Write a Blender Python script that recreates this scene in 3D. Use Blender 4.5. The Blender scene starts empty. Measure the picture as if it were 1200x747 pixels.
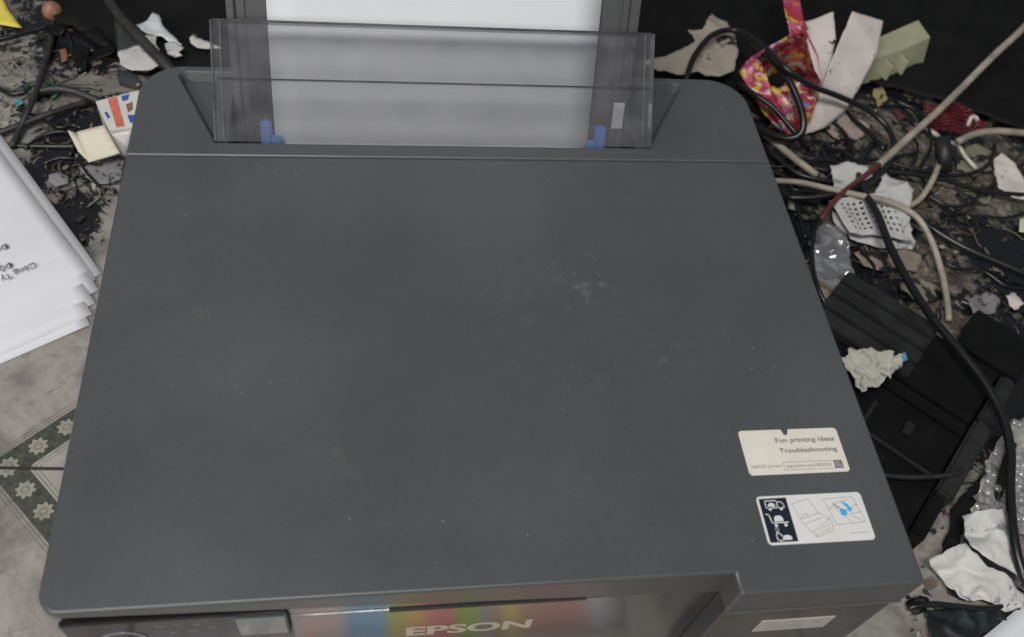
import bpy, bmesh, math, random
from mathutils import Vector, Matrix, noise

# ------------------------------------------------------------------ camera, world, light
S = 0.001                       # everything below is written in millimetres
TOP = 149.0                     # height of the printer's top face above the floor
scene = bpy.context.scene
col = scene.collection

CAM_X = Vector((0.98812293, -0.10178809, 0.11511846))
CAM_Y = Vector((0.01521886, 0.81029093, 0.58583017))
CAM_Z = Vector((-0.15290998, -0.57712026, 0.80221615))
CAM_P = Vector((141.293, -141.239, 404.193 + TOP))
FPX = 1074.32
cd = bpy.data.cameras.new('camera')
cam = bpy.data.objects.new('camera', cd)
col.objects.link(cam)
rot = Matrix((CAM_X, CAM_Y, CAM_Z)).transposed()
cam.matrix_world = Matrix.Translation(CAM_P * S) @ rot.to_4x4()
cd.sensor_width = 36.0
cd.lens = FPX / 1200.0 * 36.0
cd.clip_start = 0.01
cd.clip_end = 50.0
cd.dof.use_dof = True
cd.dof.focus_distance = 0.56
cd.dof.aperture_fstop = 9.0
scene.camera = cam

w = bpy.data.worlds.new('World')
scene.world = w
w.use_nodes = True
w.node_tree.nodes['Background'].inputs[0].default_value = (0.86, 0.92, 1.0, 1)
w.node_tree.nodes['Background'].inputs[1].default_value = 0.14

def area(name, loc, target, sx, sy, power, colr):
    l = bpy.data.lights.new(name, 'AREA')
    l.shape = 'RECTANGLE'; l.size = sx; l.size_y = sy; l.energy = power; l.color = colr
    o = bpy.data.objects.new(name, l); col.objects.link(o)
    o.location = loc
    d = Vector(target) - Vector(loc)
    o.rotation_euler = d.to_track_quat('-Z', 'Y').to_euler()
    return o
area('ceiling_tube_lamp', (-0.25, -0.50, 2.15), (0.2, 0.2, 0.1), 1.25, 0.12, 33.0, (1.0, 0.985, 0.955))
area('side_fill_lamp', (-0.75, -0.95, 1.05), (0.1, 0.1, 0.1), 0.7, 0.5, 14.0, (1.0, 0.98, 0.95))  # unseen fill, added to light the front and brighten the lid's near left

scene.view_settings.view_transform = 'Standard'
scene.view_settings.look = 'None'
scene.view_settings.exposure = 0.0
scene.view_settings.gamma = 1.0
scene.view_settings.use_curve_mapping = False
scene.render.engine = 'CYCLES'
scene.cycles.max_bounces = 10
scene.cycles.transparent_max_bounces = 16

# ------------------------------------------------------------------ helpers
def P(px, py, h=0.0):
    """photo pixel -> point at height h above the floor (mm)"""
    d = CAM_X * ((px - 600.0) / FPX) + CAM_Y * (-(py - 373.5) / FPX) - CAM_Z
    t = (h - CAM_P.z) / d.z
    return CAM_P + d * t

def tag(o, label, cat, group=None, kind=None):
    o['label'] = label
    if cat: o['category'] = cat
    if group: o['group'] = group
    if kind: o['kind'] = kind
    return o

def empty(name, loc_mm):
    o = bpy.data.objects.new(name, None)
    o.empty_display_size = 0.02
    o.location = Vector(loc_mm) * S
    col.objects.link(o)
    return o

def adopt(o, parent):
    o.parent = parent
    m = Matrix.Translation(-parent.location) if parent.type == 'EMPTY' else Matrix.Identity(4)
    o.matrix_parent_inverse = m

def build(name, verts, faces, mat, parent=None, smooth=False, flat_faces=()):
    me = bpy.data.meshes.new(name)
    me.from_pydata([tuple(Vector(v) * S) for v in verts], [], faces)
    me.validate()
    if smooth:
        fl = set(flat_faces)
        for i, p in enumerate(me.polygons): p.use_smooth = i not in fl
    if mat: me.materials.append(mat)
    o = bpy.data.objects.new(name, me); col.objects.link(o)
    if parent: adopt(o, parent)
    return o

def from_bm(name, bm, mat, parent=None, smooth=False):
    me = bpy.data.meshes.new(name)
    bmesh.ops.recalc_face_normals(bm, faces=bm.faces[:])
    bmesh.ops.scale(bm, vec=(S, S, S), verts=bm.verts[:])
    bm.to_mesh(me); bm.free()
    for p in me.polygons: p.use_smooth = smooth
    if mat: me.materials.append(mat)
    o = bpy.data.objects.new(name, me); col.objects.link(o)
    if parent: adopt(o, parent)
    return o

def round_poly(pts, radii, n=6):
    out = []
    m = len(pts)
    for i in range(m):
        p = Vector(pts[i][:2]); a = Vector(pts[i - 1][:2]); b = Vector(pts[(i + 1) % m][:2])
        r = radii[i] if isinstance(radii, (list, tuple)) else radii
        if r <= 0: out.append((p.x, p.y)); continue
        u = (a - p).normalized(); v = (b - p).normalized()
        ang = u.angle(v); d = r / math.tan(ang / 2)
        c = p + (u + v).normalized() * (r / math.sin(ang / 2))
        s0 = p + u * d - c; s1 = p + v * d - c
        for k in range(n + 1):
            t = k / n
            q = s0.slerp(s1, t) if s0.length > 1e-6 else s0
            q = c + q.normalized() * r
            out.append((q.x, q.y))
    return out

def offsets(pts):
    m = len(pts); ns = []
    area2 = sum(pts[i][0] * pts[(i + 1) % m][1] - pts[(i + 1) % m][0] * pts[i][1] for i in range(m))
    sg = 1 if area2 > 0 else -1
    en = []
    for i in range(m):
        d = Vector(pts[(i + 1) % m]) - Vector(pts[i])
        if d.length < 1e-6: en.append(None); continue
        d.normalize(); en.append(Vector((-d.y, d.x)) * sg)       # inward
    for i in range(m):
        a = en[i - 1]; b = en[i]
        if a is None: a = en[i - 2]
        if b is None: b = en[(i + 1) % m]
        s = a + b
        k = 1.0 + a.dot(b)
        ns.append(s / max(k, 0.25))
    return ns

def prism(name, pts, z0, z1, r, mat, parent=None, seg=4, bottom=True, zbot=None):
    """upright solid with a rounded top edge of radius r"""
    pts = [tuple(p[:2]) for p in pts]
    area2 = sum(pts[i][0] * pts[(i + 1) % len(pts)][1] - pts[(i + 1) % len(pts)][0] * pts[i][1] for i in range(len(pts)))
    if area2 < 0:
        pts = pts[::-1]
        if zbot: zbot = zbot[::-1]
    m = len(pts); ns = offsets(pts)
    V = []; F = []
    rings = [None]
    V += [(p[0], p[1], zbot[i] if zbot else z0) for i, p in enumerate(pts)]
    if r > 0:
        levels = [(r * (1 - math.cos(a)), z1 - r + r * math.sin(a)) for a in [k / seg * math.pi / 2 for k in range(seg + 1)]]
    else:
        levels = [(0, z1)]
    for off, z in levels:
        V += [(p[0] + n.x * off, p[1] + n.y * off, z) for p, n in zip(pts, ns)]
    for k in range(len(levels)):
        for i in range(m):
            j = (i + 1) % m
            F.append((k * m + i, k * m + j, (k + 1) * m + j, (k + 1) * m + i))
    flat = [len(F)] + list(range(0, m))
    F.append(tuple(range(len(levels) * m, (len(levels) + 1) * m)))
    if bottom:
        flat.append(len(F)); F.append(tuple(reversed(range(m))))
    return build(name, V, F, mat, parent, smooth=True, flat_faces=flat)

def box(name, c, d, mat, parent=None, bev=0.0, rotz=0.0, seg=2, rotx=0.0, roty=0.0):
    bm = bmesh.new()
    bmesh.ops.create_cube(bm, size=1.0)
    bmesh.ops.scale(bm, vec=d, verts=bm.verts[:])
    if bev > 0:
        bmesh.ops.bevel(bm, geom=bm.edges[:], offset=bev, segments=seg, affect='EDGES', profile=0.5)
    M = Matrix.Translation(Vector(c)) @ Matrix.Rotation(rotz, 4, 'Z') @ Matrix.Rotation(rotx, 4, 'X') @ Matrix.Rotation(roty, 4, 'Y')
    bmesh.ops.transform(bm, matrix=M, verts=bm.verts[:])
    return from_bm(name, bm, mat, parent)

def catmull(pts, step=4.0):
    pts = [Vector(p) for p in pts]
    out = []
    for i in range(len(pts) - 1):
        p0 = pts[i - 1] if i > 0 else pts[i] * 2 - pts[i + 1]
        p1 = pts[i]; p2 = pts[i + 1]
        p3 = pts[i + 2] if i + 2 < len(pts) else pts[i + 1] * 2 - pts[i]
        n = max(2, int((p2 - p1).length / step))
        for k in range(n):
            t = k / n
            out.append(0.5 * ((2 * p1) + (-p0 + p2) * t + (2 * p0 - 5 * p1 + 4 * p2 - p3) * t * t + (-p0 + 3 * p1 - 3 * p2 + p3) * t ** 3))
    out.append(pts[-1])
    return out

def tube_data(path, r, sides=10, taper=None):
    V = []; F = []
    up = Vector((0, 0, 1)); prev = None
    n = len(path)
    for i, p in enumerate(path):
        t = (path[min(i + 1, n - 1)] - path[max(i - 1, 0)])
        if t.length < 1e-6: t = Vector((1, 0, 0))
        t.normalize()
        a = (prev - t * prev.dot(t)) if prev else (up - t * up.dot(t))
        if a.length < 1e-3: a = Vector((1, 0, 0)) - t * t.x
        a.normalize(); prev = a; b = t.cross(a)
        rr = r if taper is None else r * taper(i / (n - 1))
        for k in range(sides):
            an = 2 * math.pi * k / sides
            V.append(p + (a * math.cos(an) + b * math.sin(an)) * rr)
    for i in range(n - 1):
        for k in range(sides):
            k2 = (k + 1) % sides
            F.append((i * sides + k, i * sides + k2, (i + 1) * sides + k2, (i + 1) * sides + k))
    F.append(tuple(reversed(range(sides)))); F.append(tuple(range((n - 1) * sides, n * sides)))
    return V, F

def tube(name, pts, r, mat, parent=None, sides=10, step=4.0, taper=None, wob=0.0, seed=0):
    path = catmull(pts, step)
    if wob:
        path = [p + Vector((noise.noise(p * 0.02 + Vector((seed, 0, 0))), noise.noise(p * 0.02 + Vector((0, seed, 9))), 0)) * wob for p in path]
    path = [Vector((p.x, p.y, max(p.z, r))) for p in path]
    V, F = tube_data(path, r, sides, taper)
    return build(name, V, F, mat, parent, smooth=True)

def cable(name, px, r, mat, label, group=None, wob=0.8, seed=1):
    """px: list of (photo x, photo y, height of the cable's axis)"""
    o = tube(name, [P(*q) for q in px], r, mat, wob=wob, seed=seed)
    return tag(o, label, 'cable', group)

def solid_sheet(bm, thick):
    bm.normal_update()
    old = bm.verts[:]
    nrm = {v: v.normal.copy() for v in old}
    faces = bm.faces[:]
    bedges = [e for e in bm.edges if e.is_boundary]
    dup = {v: bm.verts.new(v.co - nrm[v] * thick) for v in old}
    bl = [(e.verts[0], e.verts[1], e.link_faces[0]) for e in bedges]
    for f in faces:
        try: bm.faces.new([dup[v] for v in reversed(f.verts)])
        except ValueError: pass
    for a, b, f in bl:
        vs = list(f.verts); ia = vs.index(a)
        if vs[(ia + 1) % len(vs)] == b: a, b = b, a
        try: bm.faces.new((a, b, dup[b], dup[a]))
        except ValueError: pass

def refine(bm, edge_len, rounds=6):
    for _ in range(rounds):
        long = [e for e in bm.edges if e.calc_length() > edge_len]
        if not long: break
        bmesh.ops.subdivide_edges(bm, edges=long, cuts=1)
        bmesh.ops.triangulate(bm, faces=[f for f in bm.faces if len(f.verts) > 3])
    bmesh.ops.beautify_fill(bm, faces=bm.faces[:], edges=[e for e in bm.edges if not e.is_boundary])

def sheet(name, pts, mat, edge=5.0, amp=2.0, freq=0.06, seed=0, thick=0.25, ragged=0.0, parent=None, smooth=True, zmin=0.6, ridged=True, inner=()):
    """thin solid sheet bounded by 3-D points, crumpled by noise"""
    bm = bmesh.new()
    vs = [bm.verts.new(Vector(p)) for p in pts]
    f = bm.faces.new(vs)
    bmesh.ops.triangulate(bm, faces=[f])
    refine(bm, edge)
    bm.normal_update()
    off = Vector((seed * 3.17, seed * 1.31, seed * 7.7))
    bnd = {v for e in bm.edges if e.is_boundary for v in e.verts}
    for v in bm.verts:
        p = v.co * freq + off
        if ridged:
            h = (1 - abs(noise.noise(p)) * 2.2) * 0.6 + (0.5 - abs(noise.noise(p * 2.3))) * 0.5
        else:
            h = noise.noise(p) + 0.4 * noise.noise(p * 2.1)
        n = v.normal if v.normal.length > 0.1 else Vector((0, 0, 1))
        if n.z < 0: n = -n
        v.co += n * (h * amp)
        v.co += Vector((noise.noise(p * 1.7 + Vector((5, 0, 0))), noise.noise(p * 1.7 + Vector((0, 5, 0))), 0)) * amp * 0.5
        if ragged and v in bnd:
            q = v.co * 0.25 + off
            v.co += Vector((noise.noise(q), noise.noise(q + Vector((9, 9, 9))), 0)) * ragged
        v.co.z = max(v.co.z, zmin)
    if thick: solid_sheet(bm, thick)
    return from_bm(name, bm, mat, parent, smooth)

def strokes(name, lines, wd, M, mat, parent):
    """flat printed line work; lines in 2-D, M maps (u,v) to a point"""
    V = []; F = []
    for ln in lines:
        for a, b in zip(ln[:-1], ln[1:]):
            a = Vector(a); b = Vector(b); d = b - a
            if d.length < 1e-6: continue
            d.normalize(); n = Vector((-d.y, d.x)) * wd / 2
            a2 = a - d * wd * 0.3; b2 = b + d * wd * 0.3
            i = len(V)
            V += [M(a2 - n), M(b2 - n), M(b2 + n), M(a2 + n)]
            F.append((i, i + 1, i + 2, i + 3))
    return build(name, V, F, mat, parent)

def polys(name, plist, M, mat, parent):
    V = []; F = []
    for pl in plist:
        i = len(V); V += [M(Vector(p)) for p in pl]; F.append(tuple(range(i, i + len(pl))))
    return build(name, V, F, mat, parent)

def lettering(name, text, mat, origin, ux, uy, width=None, height=5.0, parent=None, bold=0.0, depth=0.05):
    """text laid out from origin along ux, letters standing along uy, all in mm"""
    cu = bpy.data.curves.new(name, 'FONT'); cu.body = text; cu.size = 1.0; cu.offset = bold; cu.extrude = 0.0
    cu.resolution_u = 4
    tmp = bpy.data.objects.new(name, cu); col.objects.link(tmp)
    dg = bpy.context.evaluated_depsgraph_get(); dg.update()
    me = bpy.data.meshes.new_from_object(tmp.evaluated_get(dg))
    bpy.data.objects.remove(tmp); bpy.data.curves.remove(cu)
    xs = [v.co.x for v in me.vertices]; ys = [v.co.y for v in me.vertices]
    x0, x1 = min(xs), max(xs)
    ky = height / 0.73
    kx = width / (x1 - x0) if width else ky
    ux = Vector(ux).normalized(); uy = Vector(uy).normalized(); o3 = Vector(origin)
    for v in me.vertices:
        v.co = (o3 + ux * ((v.co.x - x0) * kx) + uy * (v.co.y * ky)) * S
    me.materials.clear(); me.materials.append(mat)
    o = bpy.data.objects.new(name, me); col.objects.link(o)
    if parent: adopt(o, parent)
    return o

# ------------------------------------------------------------------ materials
class NT:
    def __init__(self, name):
        self.m = bpy.data.materials.new(name); self.m.use_nodes = True
        self.t = self.m.node_tree; self.n = self.t.nodes
        self.b = self.n['Principled BSDF']; self.out = self.n['Material Output']
    def node(self, typ, **kw):
        x = self.n.new(typ)
        for k, v in kw.items(): setattr(x, k, v)
        return x
    def link(self, a, b): self.t.links.new(a, b)
    def setin(self, sock, v):
        if hasattr(v, 'is_linked') or isinstance(v, bpy.types.NodeSocket): self.link(v, sock)
        else: sock.default_value = v
    def math(self, op, a, b=0.0, c=None, clamp=False):
        x = self.node('ShaderNodeMath', operation=op, use_clamp=clamp)
        self.setin(x.inputs[0], a); self.setin(x.inputs[1], b)
        if c is not None: self.setin(x.inputs[2], c)
        return x.outputs[0]
    def noise(self, vec, scale, detail=4.0, rough=0.55, dist=0.0):
        x = self.node('ShaderNodeTexNoise')
        x.inputs['Scale'].default_value = scale; x.inputs['Detail'].default_value = detail
        x.inputs['Roughness'].default_value = rough; x.inputs['Distortion'].default_value = dist
        if vec is not None: self.link(vec, x.inputs['Vector'])
        return x.outputs['Fac']
    def ramp(self, fac, stops, interp='LINEAR'):
        x = self.node('ShaderNodeValToRGB'); x.color_ramp.interpolation = interp
        e = x.color_ramp.elements
        while len(e) < len(stops): e.new(0.5)
        for q, (p, c) in zip(e, stops):
            q.position = p; q.color = c if len(c) == 4 else (*c, 1)
        self.link(fac, x.inputs[0]); return x.outputs[0]
    def mix(self, fac, a, b):
        x = self.node('ShaderNodeMix', data_type='RGBA')
        self.setin(x.inputs[0], fac)
        for s, v in ((x.inputs[6], a), (x.inputs[7], b)):
            if isinstance(v, tuple): s.default_value = v if len(v) == 4 else (*v, 1)
            else: self.link(v, s)
        return x.outputs[2]
    def smooth(self, v, lo, hi):
        x = self.node('ShaderNodeMapRange', interpolation_type='SMOOTHSTEP')
        self.setin(x.inputs[0], v)
        x.inputs[1].default_value = lo; x.inputs[2].default_value = hi
        return x.outputs[0]
    def pos(self): return self.node('ShaderNodeNewGeometry').outputs['Position']
    def obj(self): return self.node('ShaderNodeTexCoord').outputs['Object']
    def bump(self, h, strength, dist=0.0005):
        x = self.node('ShaderNodeBump'); x.inputs['Strength'].default_value = strength
        x.inputs['Distance'].default_value = dist
        self.link(h, x.inputs['Height']); self.link(x.outputs[0], self.b.inputs['Normal'])

def simple(name, c, rough=0.5, var=0.25, vscale=60.0, bump=0.0, bscale=400.0, spec=0.5, metal=0.0, c2=None, coat=0.0):
    m = NT(name)
    p = m.pos()
    f = m.noise(p, vscale)
    d = tuple(x * (1 - var) for x in c); l = c2 if c2 else tuple(min(1, x * (1 + var * 0.6)) for x in c)
    m.link(m.ramp(f, [(0.3, d), (0.7, l)]), m.b.inputs['Base Color'])
    m.b.inputs['Roughness'].default_value = rough
    m.b.inputs['Specular IOR Level'].default_value = spec
    m.b.inputs['Metallic'].default_value = metal
    m.b.inputs['Coat Weight'].default_value = coat
    if bump: m.bump(m.noise(p, bscale, 3.0), bump)
    return m.m

def stained(name, c, spot, amount=0.62, sscale=90.0, rough=0.7, bump=0.15):
    m = NT(name); p = m.pos()
    base = m.ramp(m.noise(p, 45.0), [(0.3, tuple(x * 0.82 for x in c)), (0.7, c)])
    msk = m.smooth(m.noise(p, sscale, 5.0, 0.6, 0.4), amount, amount + 0.06)
    m.link(m.mix(msk, base, spot), m.b.inputs['Base Color'])
    m.b.inputs['Roughness'].default_value = rough
    m.b.inputs['Specular IOR Level'].default_value = 0.3
    m.bump(m.noise(p, 260.0, 4.0), bump)
    return m.m

def lid_plastic():
    m = NT('grey_moulded_plastic'); p = m.pos()
    base = m.ramp(m.noise(p, 9.0, 5.0), [(0.3, (0.057, 0.060, 0.064)), (0.7, (0.077, 0.080, 0.083))])
    grain = m.ramp(m.noise(p, 620.0, 3.0, 0.7), [(0.35, (0.95,) * 3), (0.65, (1.04,) * 3)])
    gm = m.node('ShaderNodeMix', data_type='RGBA', blend_type='MULTIPLY'); gm.inputs[0].default_value = 1.0
    m.link(base, gm.inputs[6]); m.link(grain, gm.inputs[7]); base = gm.outputs[2]
    # faint rubbed marks and dust specks
    smear = m.smooth(m.noise(p, 34.0, 6.0, 0.7, 0.6), 0.60, 0.74)
    base = m.mix(m.math('MULTIPLY', smear, 0.17), base, (0.14, 0.125, 0.115))
    # rubbed scuffs right of the middle, each with a broken outline
    for cx, cy, rad, k, c in ((0.262, 0.176, 0.026, 0.42, (0.20, 0.19, 0.18)), (0.305, 0.124, 0.024, 0.42, (0.16, 0.13, 0.11)), (0.262, 0.108, 0.016, 0.35, (0.15, 0.12, 0.11)), (0.225, 0.160, 0.05, 0.22, (0.13, 0.12, 0.11))):
        dv = m.node('ShaderNodeVectorMath', operation='DISTANCE'); m.link(p, dv.inputs[0]); dv.inputs[1].default_value = (cx, cy, TOP * S)
        fall = m.math('SUBTRACT', 1.0, m.math('DIVIDE', dv.outputs['Value'], rad), clamp=True)
        br = m.smooth(m.noise(p, 120.0, 5.0, 0.7), 0.52, 0.66)
        base = m.mix(m.math('MULTIPLY', m.math('MULTIPLY', fall, br), k), base, c)
    v = m.node('ShaderNodeTexVoronoi'); v.inputs['Scale'].default_value = 230.0
    m.link(p, v.inputs['Vector'])
    near = m.math('LESS_THAN', v.outputs['Distance'], 0.13)
    cl = m.math('GREATER_THAN', m.noise(p, 22.0, 3.0), 0.585)
    rnd = m.node('ShaderNodeSeparateColor'); m.link(v.outputs['Color'], rnd.inputs[0])
    pick = m.math('GREATER_THAN', rnd.outputs[0], 0.90)
    sp = m.math('MULTIPLY', m.math('MULTIPLY', near, cl), pick)
    base = m.mix(m.math('MULTIPLY', sp, 0.30), base, (0.34, 0.33, 0.31))
    m.link(base, m.b.inputs['Base Color'])
    r = m.ramp(m.noise(p, 11.0, 7.0, 0.65), [(0.3, (0.33,) * 3), (0.7, (0.46,) * 3)])
    m.link(r, m.b.inputs['Roughness'])
    m.b.inputs['Specular IOR Level'].default_value = 0.5
    m.bump(m.noise(p, 1500.0, 2.0), 0.16, 0.0002)
    return m.m

def gloss_black(name, c, rough=0.1, spec=0.6, ior=1.6):
    m = NT(name); p = m.pos()
    m.b.inputs['Base Color'].default_value = (*c, 1)
    r = m.ramp(m.noise(p, 60.0, 4.0), [(0.3, (rough * 0.8,) * 3), (0.75, (rough * 1.5,) * 3)])
    m.link(r, m.b.inputs['Roughness'])
    m.b.inputs['Specular IOR Level'].default_value = spec
    m.b.inputs['IOR'].default_value = ior
    return m.m

def smoked(name, tint, gloss=0.10, rough=0.12, haze=0.0, hazec=(0.5, 0.5, 0.5)):
    """see-through plastic: tinted transmission, a skin reflection and a little haze"""
    m = NT(name); p = m.pos()
    tr = m.node('ShaderNodeBsdfTransparent'); tr.inputs[0].default_value = (*tint, 1)
    gl = m.node('ShaderNodeBsdfGlossy'); gl.inputs['Roughness'].default_value = rough
    gl.inputs['Color'].default_value = (1, 1, 1, 1)
    fr = m.node('ShaderNodeFresnel'); fr.inputs[0].default_value = 1.46
    f = m.math('MULTIPLY', fr.outputs[0], gloss * 10)
    mx = m.node('ShaderNodeMixShader'); m.link(f, mx.inputs[0]); m.link(tr.outputs[0], mx.inputs[1]); m.link(gl.outputs[0], mx.inputs[2])
    last = mx
    if haze:
        df = m.node('ShaderNodeBsdfDiffuse'); df.inputs[0].default_value = (*hazec, 1)
        hz = m.math('MULTIPLY', m.ramp(m.noise(p, 70.0, 5.0), [(0.3, (0.5,) * 3), (0.75, (1.4,) * 3)]), haze)
        m2 = m.node('ShaderNodeMixShader'); m.link(hz, m2.inputs[0]); m.link(mx.outputs[0], m2.inputs[1]); m.link(df.outputs[0], m2.inputs[2])
        last = m2
    m.link(last.outputs[0], m.out.inputs['Surface'])
    return m.m

def tile_material():
    m = NT('patterned_ceramic'); o = m.obj(); p = m.pos()
    sep = m.node('ShaderNodeSeparateXYZ'); m.link(o, sep.inputs[0])
    wp = m.node('ShaderNodeSeparateXYZ'); m.link(p, wp.inputs[0])
    a = m.math('MULTIPLY', m.math('ABSOLUTE', sep.outputs[0]), 1000.0)
    b = m.math('MULTIPLY', m.math('ABSOLUTE', sep.outputs[1]), 1000.0)
    d = m.math('MULTIPLY', m.math('SUBTRACT', m.math('ADD', a, b), 300.0), 0.70711)      # across the band
    t = m.math('MULTIPLY', m.math('SUBTRACT', a, b), 0.70711)                           # along the band
    ad = m.math('ABSOLUTE', d)
    # marble body
    n1 = m.noise(p, 14.0, 7.0, 0.62, 0.8)
    n2 = m.noise(p, 46.0, 6.0, 0.6, 1.2)
    marble = m.ramp(n1, [(0.30, (0.12, 0.11, 0.10)), (0.43, (0.22, 0.20, 0.185)), (0.55, (0.32, 0.30, 0.275)), (0.63, (0.26, 0.235, 0.22)), (0.74, (0.16, 0.14, 0.13))])
    marble = m.mix(m.math('MULTIPLY', m.smooth(n2, 0.52, 0.70), 0.5), marble, (0.20, 0.165, 0.15))
    grub = m.math('MULTIPLY', m.smooth(m.noise(p, 75.0, 8.0, 0.72, 0.6), 0.50, 0.70), 0.45)
    # pale field inside the corner diamond
    marble = m.mix(m.math('MULTIPLY', m.smooth(d, 8.0, 9.0), 0.5), marble, (0.42, 0.40, 0.37))
    green = m.ramp(m.noise(p, 260.0, 3.0), [(0.3, (0.040, 0.045, 0.036)), (0.7, (0.085, 0.088, 0.072))])
    band = m.math('LESS_THAN', ad, 9.0)
    base = m.mix(band, marble, green)
    for lo, hi in ((10.2, 11.2), (12.6, 13.4)):
        ln = m.math('MULTIPLY', m.math('GREATER_THAN', ad, lo), m.math('LESS_THAN', ad, hi))
        base = m.mix(m.math('MULTIPLY', ln, 0.6), base, (0.12, 0.12, 0.10))
    # rosettes every 20 mm
    tt = m.math('SUBTRACT', m.math('MODULO', m.math('ADD', m.math('SUBTRACT', t, 70.71), 2010.0), 20.0), 10.0)
    rr = m.math('SQRT', m.math('ADD', m.math('MULTIPLY', tt, tt), m.math('MULTIPLY', d, d)))
    th = m.math('ARCTAN2', d, tt)
    pet = m.math('ADD', 5.4, m.math('MULTIPLY', m.math('COSINE', m.math('MULTIPLY', th, 8.0)), 0.85))
    ros = m.math('LESS_THAN', rr, pet)
    base = m.mix(m.math('MULTIPLY', ros, 0.80), base, (0.33, 0.32, 0.27))
    ring = m.math('MULTIPLY', m.math('GREATER_THAN', rr, 1.7), m.math('LESS_THAN', rr, 2.7))
    base = m.mix(m.math('MULTIPLY', ring, 0.7), base, (0.14, 0.14, 0.11))
    base = m.mix(grub, base, (0.085, 0.075, 0.066))
    # ink spills and trodden dirt: heavy behind and to the right of the printer
    gy = m.smooth(wp.outputs[1], 0.22, 0.40)
    gx = m.math('MULTIPLY', m.smooth(wp.outputs[0], 0.36, 0.50), m.smooth(wp.outputs[1], 0.02, 0.14))
    g = m.math('MAXIMUM', m.math('MULTIPLY', gy, 0.88), gx)
    crud = m.ramp(m.noise(p, 19.0, 9.0, 0.68, 1.5), [(0.34, (0.012, 0.012, 0.011)), (0.42, (0.06, 0.055, 0.04)), (0.48, (0.20, 0.175, 0.13)), (0.53, (0.33, 0.29, 0.23)), (0.57, (0.22, 0.16, 0.12)), (0.62, (0.05, 0.035, 0.025)), (0.70, (0.20, 0.195, 0.14))])
    fine = m.ramp(m.noise(p, 190.0, 6.0, 0.7), [(0.36, (0.16,) * 3), (0.60, (1.0,) * 3)])
    mu = m.node('ShaderNodeMix', data_type='RGBA', blend_type='MULTIPLY'); mu.inputs[0].default_value = 1.0
    m.link(crud, mu.inputs[6]); m.link(fine, mu.inputs[7])
    base = m.mix(m.math('MULTIPLY', gx, 0.88), base, mu.outputs[2])
    dust = m.math('MULTIPLY', m.math('MULTIPLY', g, m.smooth(m.noise(p, 30.0, 6.0), 0.35, 0.65)), 0.45)
    base = m.mix(dust, base, (0.10, 0.098, 0.078))
    s1 = m.math('ADD', m.math('MULTIPLY', m.noise(p, 9.0, 3.0, 0.5, 0.8), 0.60), m.math('MULTIPLY', m.noise(p, 55.0, 9.0, 0.72, 1.8), 0.40))
    thr = m.math('SUBTRACT', 0.655, m.math('MULTIPLY', g, 0.175))
    pool = None
    for cx, cy, rad in ((-0.085, 0.40, 0.085), (-0.075, 0.345, 0.055), (-0.135, 0.56, 0.07), (-0.075, 0.535, 0.05), (-0.20, 0.47, 0.05)):
        dv = m.node('ShaderNodeVectorMath', operation='DISTANCE'); m.link(p, dv.inputs[0]); dv.inputs[1].default_value = (cx, cy, 0.0)
        q = m.math('SUBTRACT', 1.0, m.math('DIVIDE', dv.outputs['Value'], rad), clamp=True)
        pool = q if pool is None else m.math('MAXIMUM', pool, q)
    thr = m.math('SUBTRACT', thr, m.math('MULTIPLY', pool, 0.03))
    dv = m.node('ShaderNodeVectorMath', operation='DISTANCE'); m.link(p, dv.inputs[0]); dv.inputs[1].default_value = (-0.084, 0.203, 0.0)
    thr = m.math('SUBTRACT', thr, m.math('MULTIPLY', m.math('SUBTRACT', 1.0, m.math('DIVIDE', dv.outputs['Value'], 0.018), clamp=True), 0.20))
    inkm = m.smooth(m.math('SUBTRACT', s1, thr), 0.0, 0.022)
    wash = m.math('MULTIPLY', m.smooth(m.math('SUBTRACT', s1, m.math('SUBTRACT', thr, 0.05)), 0.0, 0.08), 0.55)
    base = m.mix(m.math('MULTIPLY', wash, g), base, (0.045, 0.048, 0.042))
    base = m.mix(m.math('MULTIPLY', inkm, 0.97), base, (0.008, 0.008, 0.011))
    m.link(base, m.b.inputs['Base Color'])
    rt = m.ramp(n2, [(0.3, (0.16,) * 3), (0.7, (0.42,) * 3)])
    m.link(m.mix(inkm, rt, (0.10, 0.10, 0.10)), m.b.inputs['Roughness'])
    m.bump(m.math('ADD', n2, m.math('MULTIPLY', inkm, 0.6)), 0.25, 0.0008)
    return m.m

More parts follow.
